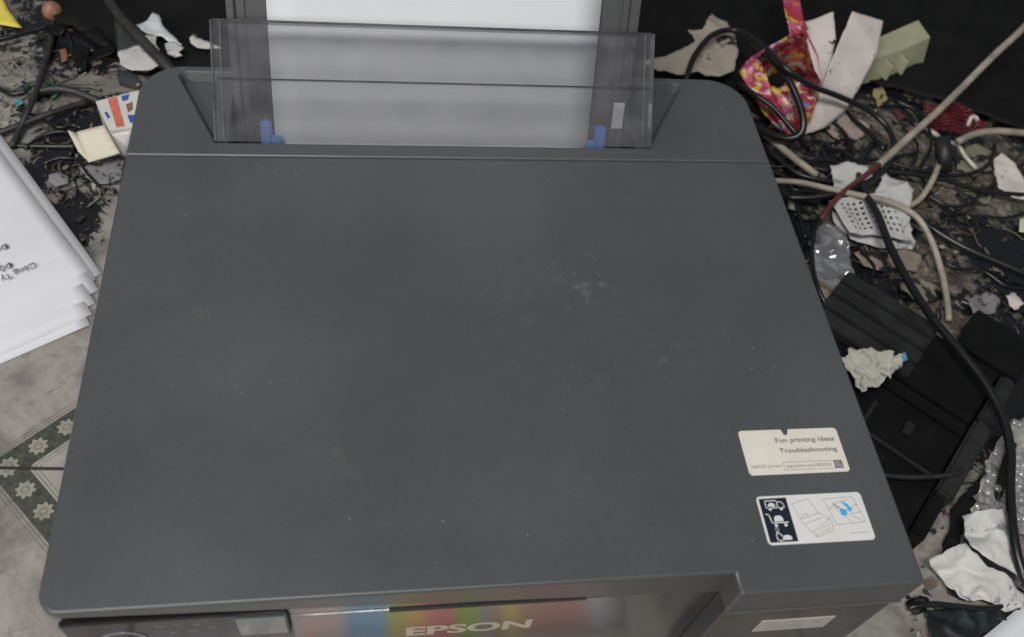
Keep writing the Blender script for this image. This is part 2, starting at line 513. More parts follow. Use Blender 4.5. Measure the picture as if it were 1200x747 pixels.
def stripe_print():
    """colour test print: broad colour bars"""
    m = NT('colour_bar_print'); o = m.pos()
    sep = m.node('ShaderNodeSeparateXYZ'); m.link(o, sep.inputs[0])
    f = m.smooth(sep.outputs[0], 0.0, 1.0)
    x = m.math('DIVIDE', m.math('SUBTRACT', sep.outputs[0], 0.095), 0.195)
    st = [(0.0, (0.75, 0.75, 0.75)), (0.04, (0.72, 0.45, 0.40)), (0.13, (0.70, 0.55, 0.50)), (0.17, (0.20, 0.42, 0.70)), (0.26, (0.25, 0.5, 0.75)),
          (0.29, (0.60, 0.60, 0.10)), (0.36, (0.85, 0.50, 0.12)), (0.42, (0.80, 0.20, 0.15)), (0.47, (0.80, 0.15, 0.18)), (0.50, (0.38, 0.55, 0.02)), (0.545, (0.36, 0.58, 0.04)),
          (0.57, (0.45, 0.40, 0.45)), (0.61, (0.55, 0.35, 0.25)), (0.65, (0.75, 0.58, 0.10)), (0.70, (0.62, 0.34, 0.22)), (0.80, (0.60, 0.28, 0.22)), (0.88, (0.60, 0.30, 0.28)),
          (0.93, (0.55, 0.55, 0.55)), (1.0, (0.50, 0.50, 0.50))]
    m.link(m.ramp(x, st), m.b.inputs['Base Color'])
    m.b.inputs['Roughness'].default_value = 0.45
    hs = m.node('ShaderNodeHueSaturation'); hs.inputs['Saturation'].default_value = 0.85; hs.inputs['Value'].default_value = 0.95
    m.link(m.b.inputs['Base Color'].links[0].from_socket, hs.inputs['Color']); m.link(hs.outputs[0], m.b.inputs['Base Color'])
    return m.m

def wrapper_print():
    m = NT('printed_wrapper_film'); p = m.pos()
    v = m.node('ShaderNodeTexVoronoi'); v.inputs['Scale'].default_value = 150.0
    dn = m.node('ShaderNodeTexNoise'); dn.inputs['Scale'].default_value = 60.0; m.link(p, dn.inputs['Vector'])
    ad = m.node('ShaderNodeVectorMath', operation='MULTIPLY_ADD'); m.link(dn.outputs['Color'], ad.inputs[0])
    ad.inputs[1].default_value = (0.02, 0.02, 0.02); m.link(p, ad.inputs[2])
    m.link(ad.outputs[0], v.inputs['Vector'])
    sp = m.node('ShaderNodeSeparateColor'); m.link(v.outputs['Color'], sp.inputs[0])
    c = m.ramp(sp.outputs[0], [(0.0, (0.36, 0.035, 0.06)), (0.34, (0.56, 0.12, 0.16)), (0.52, (0.60, 0.38, 0.05)), (0.70, (0.62, 0.50, 0.40)), (0.80, (0.36, 0.05, 0.12)), (0.93, (0.20, 0.24, 0.48))], 'CONSTANT')
    m.link(c, m.b.inputs['Base Color']); m.b.inputs['Roughness'].default_value = 0.28
    m.bump(m.noise(p, 160.0, 3.0), 0.2, 0.001)
    return m.m

def litter_material():
    m = NT('mixed_litter'); g = m.node('ShaderNodeNewGeometry')
    c = m.ramp(g.outputs['Random Per Island'], [(0.0, (0.012, 0.012, 0.012)), (0.40, (0.03, 0.028, 0.025)), (0.52, (0.15, 0.13, 0.10)), (0.66, (0.18, 0.16, 0.125)), (0.78, (0.09, 0.06, 0.04)), (0.86, (0.34, 0.32, 0.29)), (0.94, (0.07, 0.07, 0.05)), (0.985, (0.16, 0.03, 0.03))], 'CONSTANT')
    n = m.noise(g.outputs['Position'], 120.0)
    m.link(m.mix(m.math('MULTIPLY', m.smooth(n, 0.4, 0.7), 0.6), c, (0.03, 0.03, 0.028)), m.b.inputs['Base Color'])
    m.b.inputs['Roughness'].default_value = 0.6
    return m.m

M_lid = lid_plastic()
M_body = simple('dark_grey_body_plastic', (0.045, 0.046, 0.049), 0.30, 0.15, 20, spec=0.5)
M_side = simple('dark_violet_grey_plastic', (0.030, 0.029, 0.034), 0.28, 0.15, 30)
M_gloss = gloss_black('glossy_front_acrylic', (0.012, 0.012, 0.012), 0.17, 1.0, 2.1)
M_satin = gloss_black('satin_front_plastic', (0.040, 0.038, 0.037), 0.24, 0.5, 1.5)
M_panel = gloss_black('control_panel_acrylic', (0.014, 0.013, 0.014), 0.16, 0.35, 1.45)
M_dark = simple('black_recess', (0.008, 0.008, 0.009), 0.6, 0.1)
M_support = simple('support_grey_plastic', (0.085, 0.086, 0.088), 0.42, 0.12, 18, 0.08, 900)
M_guard = smoked('smoked_clear_plastic', (0.835, 0.835, 0.845), 0.085, 0.12, 0.06, (0.55, 0.55, 0.58))
M_rim = smoked('smoked_clear_edge', (0.62, 0.63, 0.65), 0.12, 0.15, 0.12, (0.6, 0.6, 0.62))
M_rimd = smoked('smoked_dense_edge', (0.22, 0.22, 0.24), 0.12, 0.15, 0.10, (0.5, 0.5, 0.52))
M_blue = simple('blue_guide_plastic', (0.16, 0.30, 0.72), 0.38, 0.12)
M_paper = simple('white_office_paper', (0.68, 0.69, 0.715), 0.85, 0.03, 8, 0.05, 300, spec=0.2)
M_paper2 = simple('white_copy_paper', (0.67, 0.67, 0.70), 0.8, 0.05, 10, 0.05, 250, spec=0.2)
M_sticker = simple('sticker_film', (0.66, 0.63, 0.56), 0.35, 0.06, 50)
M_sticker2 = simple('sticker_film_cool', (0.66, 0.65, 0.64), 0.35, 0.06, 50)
M_ink = simple('grey_print_ink', (0.17, 0.16, 0.15), 0.5, 0.2)
M_ink_pale = simple('pale_print_ink', (0.33, 0.32, 0.28), 0.5, 0.2)
M_navy = simple('navy_print_ink', (0.012, 0.016, 0.026), 0.35, 0.1)
M_white = simple('white_print_ink', (0.62, 0.64, 0.66), 0.4, 0.1)
M_cyan = simple('blue_print_ink', (0.05, 0.38, 0.75), 0.4, 0.1)
M_logo = simple('silver_logo', (0.42, 0.38, 0.32), 0.35, 0.05, spec=0.5)
M_lcd = gloss_black('screen_glass', (0.05, 0.065, 0.075), 0.06, 0.9, 1.9)
M_ringv = simple('violet_ring', (0.20, 0.17, 0.22), 0.3, 0.1)
M_grout = simple('dirty_grout', (0.035, 0.031, 0.027), 0.9, 0.4, 80)
M_tile = tile_material()
M_cable = simple('black_cable_rubber', (0.011, 0.011, 0.012), 0.30, 0.2, 200)
M_cable_g = simple('dusty_black_cable', (0.030, 0.029, 0.028), 0.5, 0.4, 120)
M_beige = simple('yellowed_white_cable', (0.36, 0.32, 0.26), 0.5, 0.35, 60)
M_redw = simple('red_wire', (0.13, 0.03, 0.03), 0.45, 0.4, 100)
M_green = simple('green_wire', (0.02, 0.09, 0.04), 0.4, 0.3, 100)
M_cloth = simple('black_cloth', (0.0065, 0.0065, 0.007), 0.7, 0.4, 30, 0.3, 800, spec=0.22)
M_tray = simple('matt_black_plastic', (0.0075, 0.0075, 0.008), 0.42, 0.35, 40, 0.1, 600, spec=0.16)
M_tray2 = simple('worn_black_plastic', (0.019, 0.019, 0.019), 0.48, 0.5, 60, 0.1, 600)
M_tissue = stained('stained_tissue', (0.42, 0.37, 0.31), (0.02, 0.02, 0.02), 0.585, 48)
M_scrap = stained('spotted_white_card', (0.60, 0.54, 0.51), (0.03, 0.025, 0.025), 0.645, 75)
M_scrapw = stained('ink_smeared_white_paper', (0.70, 0.72, 0.74), (0.01, 0.01, 0.012), 0.60, 28)
M_white_t = stained('white_fabric_tissue', (0.57, 0.56, 0.54), (0.25, 0.25, 0.27), 0.60, 40)
M_cream = stained('cream_plastic', (0.40, 0.40, 0.27), (0.05, 0.05, 0.04), 0.70, 60, 0.4, 0.05)
M_card = simple('cream_carton', (0.62, 0.58, 0.46), 0.75, 0.08, 30)
M_cardw = simple('white_carton', (0.60, 0.59, 0.56), 0.6, 0.08, 30)
M_cred = simple('red_carton_print', (0.62, 0.17, 0.12), 0.5, 0.25, 180)
M_cblue = simple('blue_carton_print', (0.05, 0.09, 0.36), 0.5, 0.2)
M_yellow = simple('yellow_paper', (0.75, 0.62, 0.10), 0.7, 0.1)
M_copper = simple('brown_copper', (0.26, 0.12, 0.07), 0.45, 0.4, 200)
M_greyfoil = stained('grey_gritty_scrap', (0.22, 0.21, 0.22), (0.05, 0.05, 0.05), 0.55, 160)
M_clear = smoked('clear_film', (0.95, 0.95, 0.96), 0.24, 0.13, 0.09, (0.8, 0.8, 0.82))
M_bubble = smoked('bubble_film', (0.93, 0.93, 0.92), 0.30, 0.06, 0.22, (0.8, 0.79, 0.75))
M_wrap = wrapper_print()
M_net = simple('red_net_string', (0.17, 0.012, 0.02), 0.5, 0.5)
M_litter = litter_material()
M_print = stripe_print()
M_text = simple('black_toner', (0.17, 0.17, 0.18), 0.6, 0.2)

# ------------------------------------------------------------------ setting: floor and tiles
fl = build('floor', [(-1600, -1400, -1.5), (2000, -1400, -1.5), (2000, 2200, -1.5), (-1600, 2200, -1.5)], [(0, 1, 2, 3)], M_grout)
fl['kind'] = 'structure'; fl['label'] = 'grimy tiled floor with dark grout'
T = 400.0
ang = math.radians(-3.6)
cx0, cy0 = 14.0, 141.5                     # a corner where four tiles meet
tm = None
for i in range(-4, 5):
    for j in range(-4, 5):
        u = (i + 0.5) * T; v = (j + 0.5) * T
        if tm is None:
            bm = bmesh.new(); bmesh.ops.create_cube(bm, size=1.0)
            bmesh.ops.scale(bm, vec=(T - 2.4, T - 2.4, 6.0), verts=bm.verts[:])
            bmesh.ops.translate(bm, vec=(0, 0, -3.0), verts=bm.verts[:])
            bmesh.ops.bevel(bm, geom=[e for e in bm.edges if all(q.co.z > -1 for q in e.verts)], offset=0.8, segments=2, affect='EDGES')
            t0 = from_bm('tile', bm, M_tile); tm = t0.data; ob = t0
        else:
            ob = bpy.data.objects.new('tile', tm); col.objects.link(ob)
        ob.location = Vector((cx0 + u * math.cos(ang) - v * math.sin(ang), cy0 + u * math.sin(ang) + v * math.cos(ang), 0)) * S
        ob.rotation_euler = (0, 0, ang)
        ob.parent = fl

# ------------------------------------------------------------------ the printer
pr = empty('inkjet_printer', (201.5, 180, 0))
tag(pr, 'large dark grey inkjet printer with flat lid, stickers and rear paper feed', 'printer')
W = 403.0
def z(a): return TOP + a

# body shell
prism('body', round_poly([(3, 3.2), (400.5, 3.2), (400.5, 282), (3, 282)], [10, 0, 0, 0], 6), 6, z(-26), 1.0, M_body, pr)
prism('rear_body', round_poly([(3, 282.2), (400.5, 282.2), (400.5, 352), (3, 352)], [0, 0, 22, 22], 6), 6, z(-78), 1.0, M_body, pr)
prism('rear_body_side', round_poly([(3, 282.2), (17, 282.2), (17, 352), (3, 352)], [0, 0, 0, 13], 6), z(-77.9), z(-20.2), 0.3, M_body, pr)
prism('rear_body_side', round_poly([(366, 282.2), (400.5, 282.2), (400.5, 352), (366, 352)], [0, 0, 22, 0], 6), z(-77.9), z(-20.2), 0.3, M_body, pr)
box('body_upper_band', (155.9, 12.0, z(-16.5)), (302, 17.0, 18.0), M_satin, pr, 1.0)
for fx, fy in ((30, 25), (375, 25), (30, 325), (375, 325)):
    box('foot', (fx, fy, 3.2), (26, 18, 6.0), M_dark, pr, 1.0)

# lid: one plate with the tank bay stepping forward on the right
lid_out = []; zb = []
for p in round_poly([(0, 0), (0, 272.9)], [0, 0]): pass
fl_c = round_poly([(0, 272.9), (0, 0), (309.6, 0)], [0, 10, 0], 8)
lid_out = fl_c[:-1] + [(309.5, 0.0), (309.6, 0.0)] + round_poly([(309.6, 0), (309.6, -10.5), (403, -10.5), (403, 272.9)], [0, 2.0, 2.0, 0], 4)[1:]
zb = []
seen = 0
for q in lid_out:
    if q[0] < 309.55: zb.append(z(-5.4))
    else: zb.append(z(-25.2))
prism('lid', lid_out, 0, TOP, 1.5, M_lid, pr, seg=5, bottom=True, zbot=zb)

# tank bay below the lid
prism('tank_housing', round_poly([(310.3, -9.6), (402.3, -9.6), (402.3, 60), (310.3, 60)], [1.5, 4, 0, 0], 4), 8, z(-25.8), 0.6, M_satin, pr)
box('tank_side_panel', (309.75, -2.0, z(-70)), (0.9, 14.0, 88.0), M_side, pr)
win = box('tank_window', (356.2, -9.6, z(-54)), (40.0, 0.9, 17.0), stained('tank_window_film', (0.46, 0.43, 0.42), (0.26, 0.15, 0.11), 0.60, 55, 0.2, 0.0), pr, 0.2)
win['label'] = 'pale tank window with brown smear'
box('ridge', (356.4, -10.6, z(-25.6)), (92.4, 1.0, 0.8), M_support, pr, 0.3)

# front: fascia above the door, door, thumb slot, control panel
box('upper_fascia', (206.2, 2.4, z(-15.2)), (206.0, 3.0, 14.2), M_gloss, pr, 0.5)
door = box('output_tray_door', (206.2, 2.2, z(-77.0)), (206.0, 3.4, 107.0), M_gloss, pr, 0.6)
box('thumb_slot', (195.0, 1.1, z(-23.6)), (94.0, 2.6, 2.0), M_dark, pr, 0.3)
lettering('logo_lettering', 'EPSON', M_logo, (156.5, 0.42, z(-63.2)), (1, 0, 0), (0, 0, 1), 63.0, 13.2, pr, 0.035)
cp = box('control_panel', (53.5, 1.6, z(-32.0)), (97.0, 3.0, 31.0), M_panel, pr, 0.8)
box('screen', (90.0, 0.4, z(-31.5)), (22.0, 1.6, 24.0), M_lcd, cp, 0.5)
V, F = [], []
for k in range(33):
    a = 2 * math.pi * k / 32
    V += [(28 + 10.5 * math.cos(a), -0.3, z(-38.5) + 9.5 * math.sin(a)), (28 + 8.9 * math.cos(a), -0.3, z(-38.5) + 7.9 * math.sin(a)), (28 + 10.5 * math.cos(a), 0.8, z(-38.5) + 9.5 * math.sin(a))]
for k in range(32):
    F += [(3 * k, 3 * k + 3, 3 * k + 4, 3 * k + 1), (3 * k, 3 * k + 2, 3 * k + 5, 3 * k + 3)]
build('power_button_ring', V, F, M_ringv, cp)
for bx, bz, n in ((46, -24, 0), (54, -23.5, 1), (62, -24.5, 2), (68, -30, 1), (50, -33, 2), (59, -33, 0)):
    Mx = lambda q, bx=bx, bz=bz: (bx + q.x, 0.02, z(bz) + q.y)
    ic = [[(-1.6, -1.2), (1.6, -1.2), (1.6, 1.2), (-1.6, 1.2), (-1.6, -1.2)], [(-1.6, 0), (1.6, 0)]] if n == 0 else ([[(-2, 0), (2, 0)], [(-2, 1), (1, 1)]] if n == 1 else [[(-1.4, -1.2), (0, 1.3), (1.4, -1.2), (-1.4, -1.2)]])
    strokes('button_icon', ic, 0.45, Mx, M_ink_pale, cp)

# rear cover with the paper-feed opening
hole = [(49.5, 284.0), (323.2, 284.0), (361.0, 350.2), (19.5, 350.2)]
outl = round_poly([(0, 273.5), (403, 273.5), (403, 355.3), (0, 355.3)], [0, 0, 27, 27], 9)
def rear_cover():
    r = 1.6; ns = offsets(outl)
    bm = bmesh.new(); rings = []
    lv = [(0, z(-20))] + [(r * (1 - math.cos(a)), z(-r) + r * math.sin(a)) for a in (0, .4, .8, 1.2, math.pi / 2)]
    for off, h in lv: rings.append([bm.verts.new((p[0] + n.x * off, p[1] + n.y * off, h)) for p, n in zip(outl, ns)])
    m = len(outl)
    for A, B in zip(rings[:-1], rings[1:]):
        for i in range(m): bm.faces.new((A[i], A[(i + 1) % m], B[(i + 1) % m], B[i]))
    hp = round_poly(hole, [0.6, 0.6, 5, 5], 4)
    H = [bm.verts.new((x, y, TOP)) for x, y in hp]
    hn = offsets(hp)
    H1 = [bm.verts.new((p[0] + n.x * 0.7, p[1] + n.y * 0.7, z(-0.8))) for p, n in zip(hp, hn)]
    H2 = [bm.verts.new((p[0] + n.x * 3.5, p[1] + n.y * 3.5, z(-6))) for p, n in zip(hp, hn)]
    k = len(hp)
    for A, B in ((H, H1), (H1, H2)):
        for i in range(k): bm.faces.new((A[i], A[(i + 1) % k], B[(i + 1) % k], B[i]))
    tr = rings[-1]
    ed = []
    for L in (tr, H):
        for i in range(len(L)):
            e = bm.edges.get((L[i], L[(i + 1) % len(L)])) or bm.edges.new((L[i], L[(i + 1) % len(L)]))
            ed.append(e)
    bmesh.ops.triangle_fill(bm, use_beauty=True, use_dissolve=False, edges=ed)
    return from_bm('rear_cover', bm, M_lid, pr)
rear_cover()
# shelves of the opening either side of the slot, and the slot itself
build('feed_shelf', [(50, 284.5, z(-6.2)), (56, 284.5, z(-6.2)), (56, 350, z(-6.2)), (20, 350, z(-6.2))], [(0, 1, 2, 3)], M_lid, pr)
build('feed_shelf', [(316, 284.5, z(-6.2)), (323, 284.5, z(-6.2)), (361, 350, z(-6.2)), (316, 350, z(-6.2))], [(0, 1, 2, 3)], M_lid, pr)
sl = [(55.8, 287.0), (316.2, 287.0), (316.2, 350), (55.8, 350)]
V = [(x, y, z(-6.3)) for x, y in sl] + [(x, y, z(-75)) for x, y in sl]
build('feed_slot', V, [(0, 1, 5, 4), (1, 2, 6, 5), (2, 3, 7, 6), (3, 0, 4, 7), (4, 5, 6, 7)], M_body, pr)

# paper support: slanted plate with side rails
def ramp_pt(x, s, off):
    """point on the feed slope: s mm up the slope, off mm towards the viewer"""
    c, sn = 0.4088, 0.9126        # run and rise of the slope
    return (x, 318.0 + s * c - off * sn, z(-31) + s * sn + off * c)
def ramp_box(name, x0, x1, s0, s1, o0, o1, mat, par, bev=0.6):
    bm = bmesh.new()
    vs = [bm.verts.new(ramp_pt(x, s, o)) for x in (x0, x1) for s in (s0, s1) for o in (o0, o1)]
    for f in ((0, 1, 3, 2), (4, 6, 7, 5), (0, 4, 5, 1), (2, 3, 7, 6), (0, 2, 6, 4), (1, 5, 7, 3)): bm.faces.new([vs[i] for i in f])
    bmesh.ops.recalc_face_normals(bm, faces=bm.faces[:])
    if bev: bmesh.ops.bevel(bm, geom=bm.edges[:], offset=bev, segments=2, affect='EDGES')
    return from_bm(name, bm, mat, par)
sup = ramp_box('paper_support', 62.0, 311.5, -25, 215, -6.5, -3.5, M_support, pr)
ramp_box('support_rail', 57.0, 61.8, -5, 215, -7.5, -1.4, M_support, sup)
ramp_box('support_rail', 311.7, 318.2, -5, 215, -7.5, -1.4, M_support, sup)
ramp_box('support_rib', 66.5, 68.0, 0, 215, -3.8, -2.4, M_support, sup, 0.4)
ramp_box('support_rib', 305.0, 306.5, 0, 215, -3.8, -2.4, M_support, sup, 0.4)
glint = ramp_box('support_glint', 308.0, 315.6, 13, 31, -1.35, -1.1, M_sticker2, sup, 0)  # light reflection put in as a thin white patch, no real label
# edge guides
for x0, x1, xf in ((72.5, 80.0, 86.0), (296.5, 304.0, 290.5)):
    g = ramp_box('edge_guide', x0, x1, -12, 15.0, -3.4, 3.0, M_blue, pr, 1.2)
    ramp_box('guide_lip', min(x1, xf) if xf > x0 else xf, xf if xf > x0 else x0, -12, 6.0, 2.6, 4.6, M_blue, g, 0.6)

# smoked feeder guard hinged at the front of the slot, leaning back at 45 degrees
def guard_box(name, x0, x1, s0, s1, o0, o1, mat, par, bev=0.0):
    k = math.sqrt(0.5)
    bm = bmesh.new()
    vs = [bm.verts.new((x, 285.0 + (s - o) * k, TOP + 0.6 + (s + o) * k)) for x in (x0, x1) for s in (s0, s1) for o in (o0, o1)]
    for f in ((0, 1, 3, 2), (4, 6, 7, 5), (0, 4, 5, 1), (2, 3, 7, 6), (0, 2, 6, 4), (1, 5, 7, 3)): bm.faces.new([vs[i] for i in f])
    bmesh.ops.recalc_face_normals(bm, faces=bm.faces[:])
    if bev: bmesh.ops.bevel(bm, geom=bm.edges[:], offset=bev, segments=2, affect='EDGES')
    return from_bm(name, bm, mat, par)
gd = guard_box('feeder_guard', 51.0, 322.4, 0, 71.0, -1.0, 1.0, M_guard, pr, 0.4)
guard_box('guard_rim', 49.6, 50.9, 0, 71.0, -4.5, 1.4, M_rim, gd, 0.3)
guard_box('guard_rim', 322.5, 323.8, 0, 71.0, -4.5, 1.4, M_rim, gd, 0.3)
guard_box('guard_bead', 317.0, 318.0, 1, 70.0, 1.05, 1.7, M_rim, gd, 0.2)
guard_box('guard_bead', 55.0, 56.0, 1, 70.0, 1.05, 1.7, M_rim, gd, 0.2)
guard_box('guard_top_edge', 51.0, 322.4, 70.2, 71.6, -10.0, 1.2, M_rimd, gd, 0.3)
guard_box('guard_fold_line', 53.0, 320.5, 36.6, 37.6, -6.5, 1.2, M_rimd, gd, 0.0)

# stickers on the lid -------------------------------------------------------
def lidplane(x0, y1, dz):
    return lambda q: (x0 + q[0], y1 - q[1], TOP + dz)
# upper sticker, torn at its top edge
sx, sy, sw, sh = 329.6, 75.0, 54.6, 25.6
so = round_poly([(0, 0), (0, sh), (sw, sh), (sw, 0), (27.5, 0), (27.0, 2.0), (26.2, 3.4), (24.8, 3.3), (23.6, 0)], [2, 2, 2, 2, 0.4, 0, 0, 0, 0.4], 4)
st1 = prism('sticker', [(sx + u, sy - v) for u, v in so], TOP + 0.02, TOP + 0.16, 0.05, M_sticker, pr, seg=1)
st1['label'] = 'cream sticker with grey writing, torn at its top edge'
L1 = lidplane(sx, sy, 0.2)
def st_text(txt, u, v, wd, h, mat, par, L, bold=0.02):
    o3 = L((u, v)); lettering('lettering', txt, mat, o3, (1, 0, 0), (0, 1, 0), wd, h, par, bold)
st_text('Fun printing ideas', 19.0, 7.6, 32.6, 2.7, M_ink, st1, L1)
st_text('Troubleshooting', 19.4, 13.6, 32.0, 2.7, M_ink, st1, L1)
st_text('L8050 Series', 2.2, 21.6, 16.0, 1.7, M_ink_pale, st1, L1)
strokes('search_frame', [[(19.6, 19.0), (51.6, 19.0), (51.6, 23.4), (19.6, 23.4), (19.6, 19.0)]], 0.22, L1, M_ink, st1)
st_text('epson.sn/8050', 21.0, 22.0, 24.5, 1.9, M_ink_pale, st1, L1)
polys('search_button', [[(47.0, 19.1), (51.5, 19.1), (51.5, 23.3), (47.0, 23.3)]], L1, M_ink, st1)
L1b = lidplane(sx, sy, 0.24)
strokes('search_icon', [[(49.0 + 1.0 * math.cos(a * 0.7854), 21.0 + 1.0 * math.sin(a * 0.7854)) for a in range(9)], [(49.8, 21.8), (50.7, 22.7)]], 0.35, L1b, M_sticker, st1)
# lower sticker: transport pictograms and a line drawing
sx, sy, sw, sh = 329.4, 37.9, 55.8, 25.5
so = round_poly([(0, 0), (0, sh), (sw, sh), (sw, 0)], 2.2, 4)
st2 = prism('sticker', [(sx + u, sy - v) for u, v in so], TOP + 0.02, TOP + 0.16, 0.05, M_sticker2, pr, seg=1)
st2['label'] = 'white sticker with navy pictogram panel and blue arrow'
L2 = lidplane(sx, sy, 0.2); L2b = lidplane(sx, sy, 0.24)
polys('pictogram_panel', [[(1.2, 1.4), (15.6, 1.2), (15.6, 24.2), (1.2, 24.2)]], L2, M_navy, st2)
strokes('van_pictogram', [[(4.0, 2.6), (10.0, 2.6), (10.0, 6.4), (4.0, 6.4), (4.0, 2.6)], [(10.0, 3.4), (12.4, 3.4), (13.4, 5.0), (13.4, 6.4), (10.0, 6.4)]], 0.5, L2b, M_white, st2)
circ = lambda x, y, r, n=8: [(x + r * math.cos(2 * math.pi * k / n), y + r * math.sin(2 * math.pi * k / n)) for k in range(n)]
polys('van_load', [[(5.2, 5.8), (8.8, 5.8), (8.8, 4.6), (7.8, 3.8), (6.2, 3.8), (5.2, 4.6)], circ(5.8, 7.0, 0.9), circ(11.6, 7.0, 0.9)], L2b, M_white, st2)
strokes('trolley_pictogram', [[(2.8, 9.6), (4.2, 9.8), (5.0, 14.2), (13.2, 14.2)]], 0.6, L2b, M_white, st2)
polys('trolley_load', [[(6.4, 13.6), (11.0, 13.6), (11.0, 11.8), (10.0, 10.6), (7.4, 10.6), (6.4, 11.8)], circ(6.6, 15.6, 0.9), circ(11.6, 15.6, 0.9)], L2b, M_white, st2)
strokes('porter_pictogram', [circ(6.4, 17.6, 0.8) + [(7.2, 17.6)], [(6.2, 18.8), (5.2, 21.0), (5.6, 23.4), (8.0, 23.4), (8.0, 23.0)], [(6.6, 19.2), (8.4, 21.4)]], 0.6, L2b, M_white, st2)
polys('porter_load', [[(8.2, 23.2), (12.8, 23.2), (12.8, 21.6), (11.6, 20.8), (9.4, 20.8), (8.2, 21.6)]], L2b, M_white, st2)
strokes('printer_drawing', [[(17.8, 4.6), (27.0, 2.6), (30.0, 9.6), (30.6, 10.6)], [(17.8, 4.6), (20.0, 13.0)], [(20.0, 13.0), (30.6, 10.2)], [(20.0, 13.0), (20.4, 15.0), (26.0, 22.6), (35.4, 19.4), (36.0, 14.6), (31.0, 10.4)],
    [(21.4, 15.6), (31.6, 12.6)], [(24.6, 19.4), (35.2, 16.2)], [(26.0, 22.4), (25.6, 20.0)], [(21.6, 12.4), (21.4, 10.8), (24.0, 10.2), (24.4, 11.6)], [(27.2, 20.8), (34.2, 18.4)], [(28.2, 16.8), (33.0, 15.2)]], 0.28, L2, M_ink_pale, st2)
strokes('inset_drawing', [[(35.0, 3.0), (50.5, 2.4), (53.6, 16.0), (38.0, 17.0), (36.4, 8.6), (35.0, 3.0)], [(36.4, 8.6), (41.0, 5.2), (47.0, 4.0)], [(39.0, 7.0), (43.0, 12.0), (46.4, 15.8)], [(45.0, 9.6), (52.4, 6.4)], [(46.0, 11.8), (53.0, 10.6)], [(48.0, 12.6), (52.0, 15.6)], [(33.4, 14.4), (36.4, 11.8)]], 0.28, L2, M_ink_pale, st2)
strokes('small_print', [[(43.6, 21.6), (53.0, 21.4)]], 0.35, L2, M_ink_pale, st2)
polys('blue_arrow', [[(43.6, 5.0), (45.2, 5.0), (47.2, 6.6), (48.0, 8.4), (48.8, 8.4), (47.6, 10.6), (45.6, 9.4), (46.4, 8.8), (45.6, 7.2)]], L2b, M_cyan, st2)
polys('blue_knob', [circ(43.6, 10.6, 1.9, 10)], L2b, M_cyan, st2)
strokes('knob_lever', [[(39.4, 5.6), (43.0, 9.4)]], 0.4, lidplane(sx, sy, 0.27), M_navy, st2)

# paper waiting in the feed: a few sheets, each a thing of its own
def feed_sheet(k, off, dx, label):
    V, F = [], []
    nx, nsx = 12, 24
    for i in range(nsx + 1):
        s = -20 + 297 * i / nsx
        for j in range(nx + 1):
            x = 81.5 + dx + 210 * j / nx
            bow = 0.9 * math.sin(math.pi * j / nx) * (i / nsx) - 7.0 * (i / nsx) ** 2.2
            V.append(ramp_pt(x, s, off + bow * (1.0)))
    for i in range(nsx):
        for j in range(nx):
            a = i * (nx + 1) + j
            F.append((a, a + 1, a + nx + 2, a + nx + 1))
    bm = bmesh.new(); vs = [bm.verts.new(v) for v in V]
    for f in F: bm.faces.new([vs[q] for q in f])
    solid_sheet(bm, 0.12)
    o = from_bm('feed_paper', bm, M_paper, None, True)
    tag(o, label, 'paper', 'paper in the rear feed')
feed_sheet(0, 0.0, 0.0, 'front sheet of blank white paper standing in the rear feed')
feed_sheet(1, -0.5, 0.35, 'blank white sheet directly behind the front sheet in the rear feed')
feed_sheet(2, -1.0, -0.3, 'hindmost blank white sheet in the rear feed, against the support')

# colour test print lying on the floor in front of the printer (its reflection shows in the front)
pp = sheet('colour_print', [(96, -22, 1.2), (294, -22, 1.2), (294, -300, 1.2), (96, -300, 1.2)], M_print, 25, 0.6, 0.01, 3, 0.15, ridged=False)
tag(pp, 'colour bar print on the floor before the printer, mirrored in its front', 'paper')

# ------------------------------------------------------------------ left side: sheets, carton, rubbish
def a4(name, corner, ang_deg, h, curl, label, seed, group='loose white sheets', flip=1, mat=M_paper2):
    """A4 sheet with its near right corner at corner (mm); ang = direction of its long edge"""
    a = math.radians(ang_deg)
    e1 = Vector((math.cos(a), math.sin(a), 0)); e2 = Vector((-e1.y, e1.x, 0))       # long edge, short edge
    nx, ny = 22, 30
    bm = bmesh.new(); G = []
    for i in range(ny + 1):
        row = []
        for j in range(nx + 1):
            s = 297.0 * i / ny; t = 210.0 * j / nx
            p = Vector((corner[0], corner[1], h)) + e1 * s + e2 * t
            d = math.hypot(s, t)
            lift = curl * max(0.0, 1 - d / 130.0) ** 2
            lift += 0.7 * noise.noise(Vector((s * 0.012 + seed, t * 0.012, seed)))
            # the lower short edge rolls down
            lift += -min(h - 0.8, 5.0) * max(0.0, 1 - s / 26.0) ** 2
            p.z += lift
            p.z = max(p.z, 0.5 + 0.1 * seed)
            row.append(bm.verts.new(p))
        G.append(row)
    for i in range(ny):
        for j in range(nx): bm.faces.new((G[i][j], G[i][j + 1], G[i + 1][j + 1], G[i + 1][j]))
    solid_sheet(bm, 0.12)
    o = from_bm(name, bm, mat, None, True)
    return tag(o, label, 'paper', group)
fan = [((106, 381), 120.5, 'lowest white sheet of the fanned left pile, its corner nearest the bottom'),
       ((108, 368), 122.0, 'second sheet from the bottom of the fanned left pile'), ((111, 354), 123.0, 'third sheet from the bottom of the fanned left pile'), ((115, 338), 124.0, 'fourth sheet from the bottom of the fanned left pile'),
       ((118, 318), 124.5, 'white sheet of the left pile whose corner comes closest to the printer'),
       ((111, 324), 125.5, 'second sheet from the top of the fanned left pile')]
for k, (cpx, an, lab) in enumerate(fan):
    h = 1.0 + 0.9 * k
    a4('paper_sheet', P(cpx[0], cpx[1], h), an, h, 0.5, lab or 'white sheet in the middle of the fanned left pile, only its edge showing', k + 1)
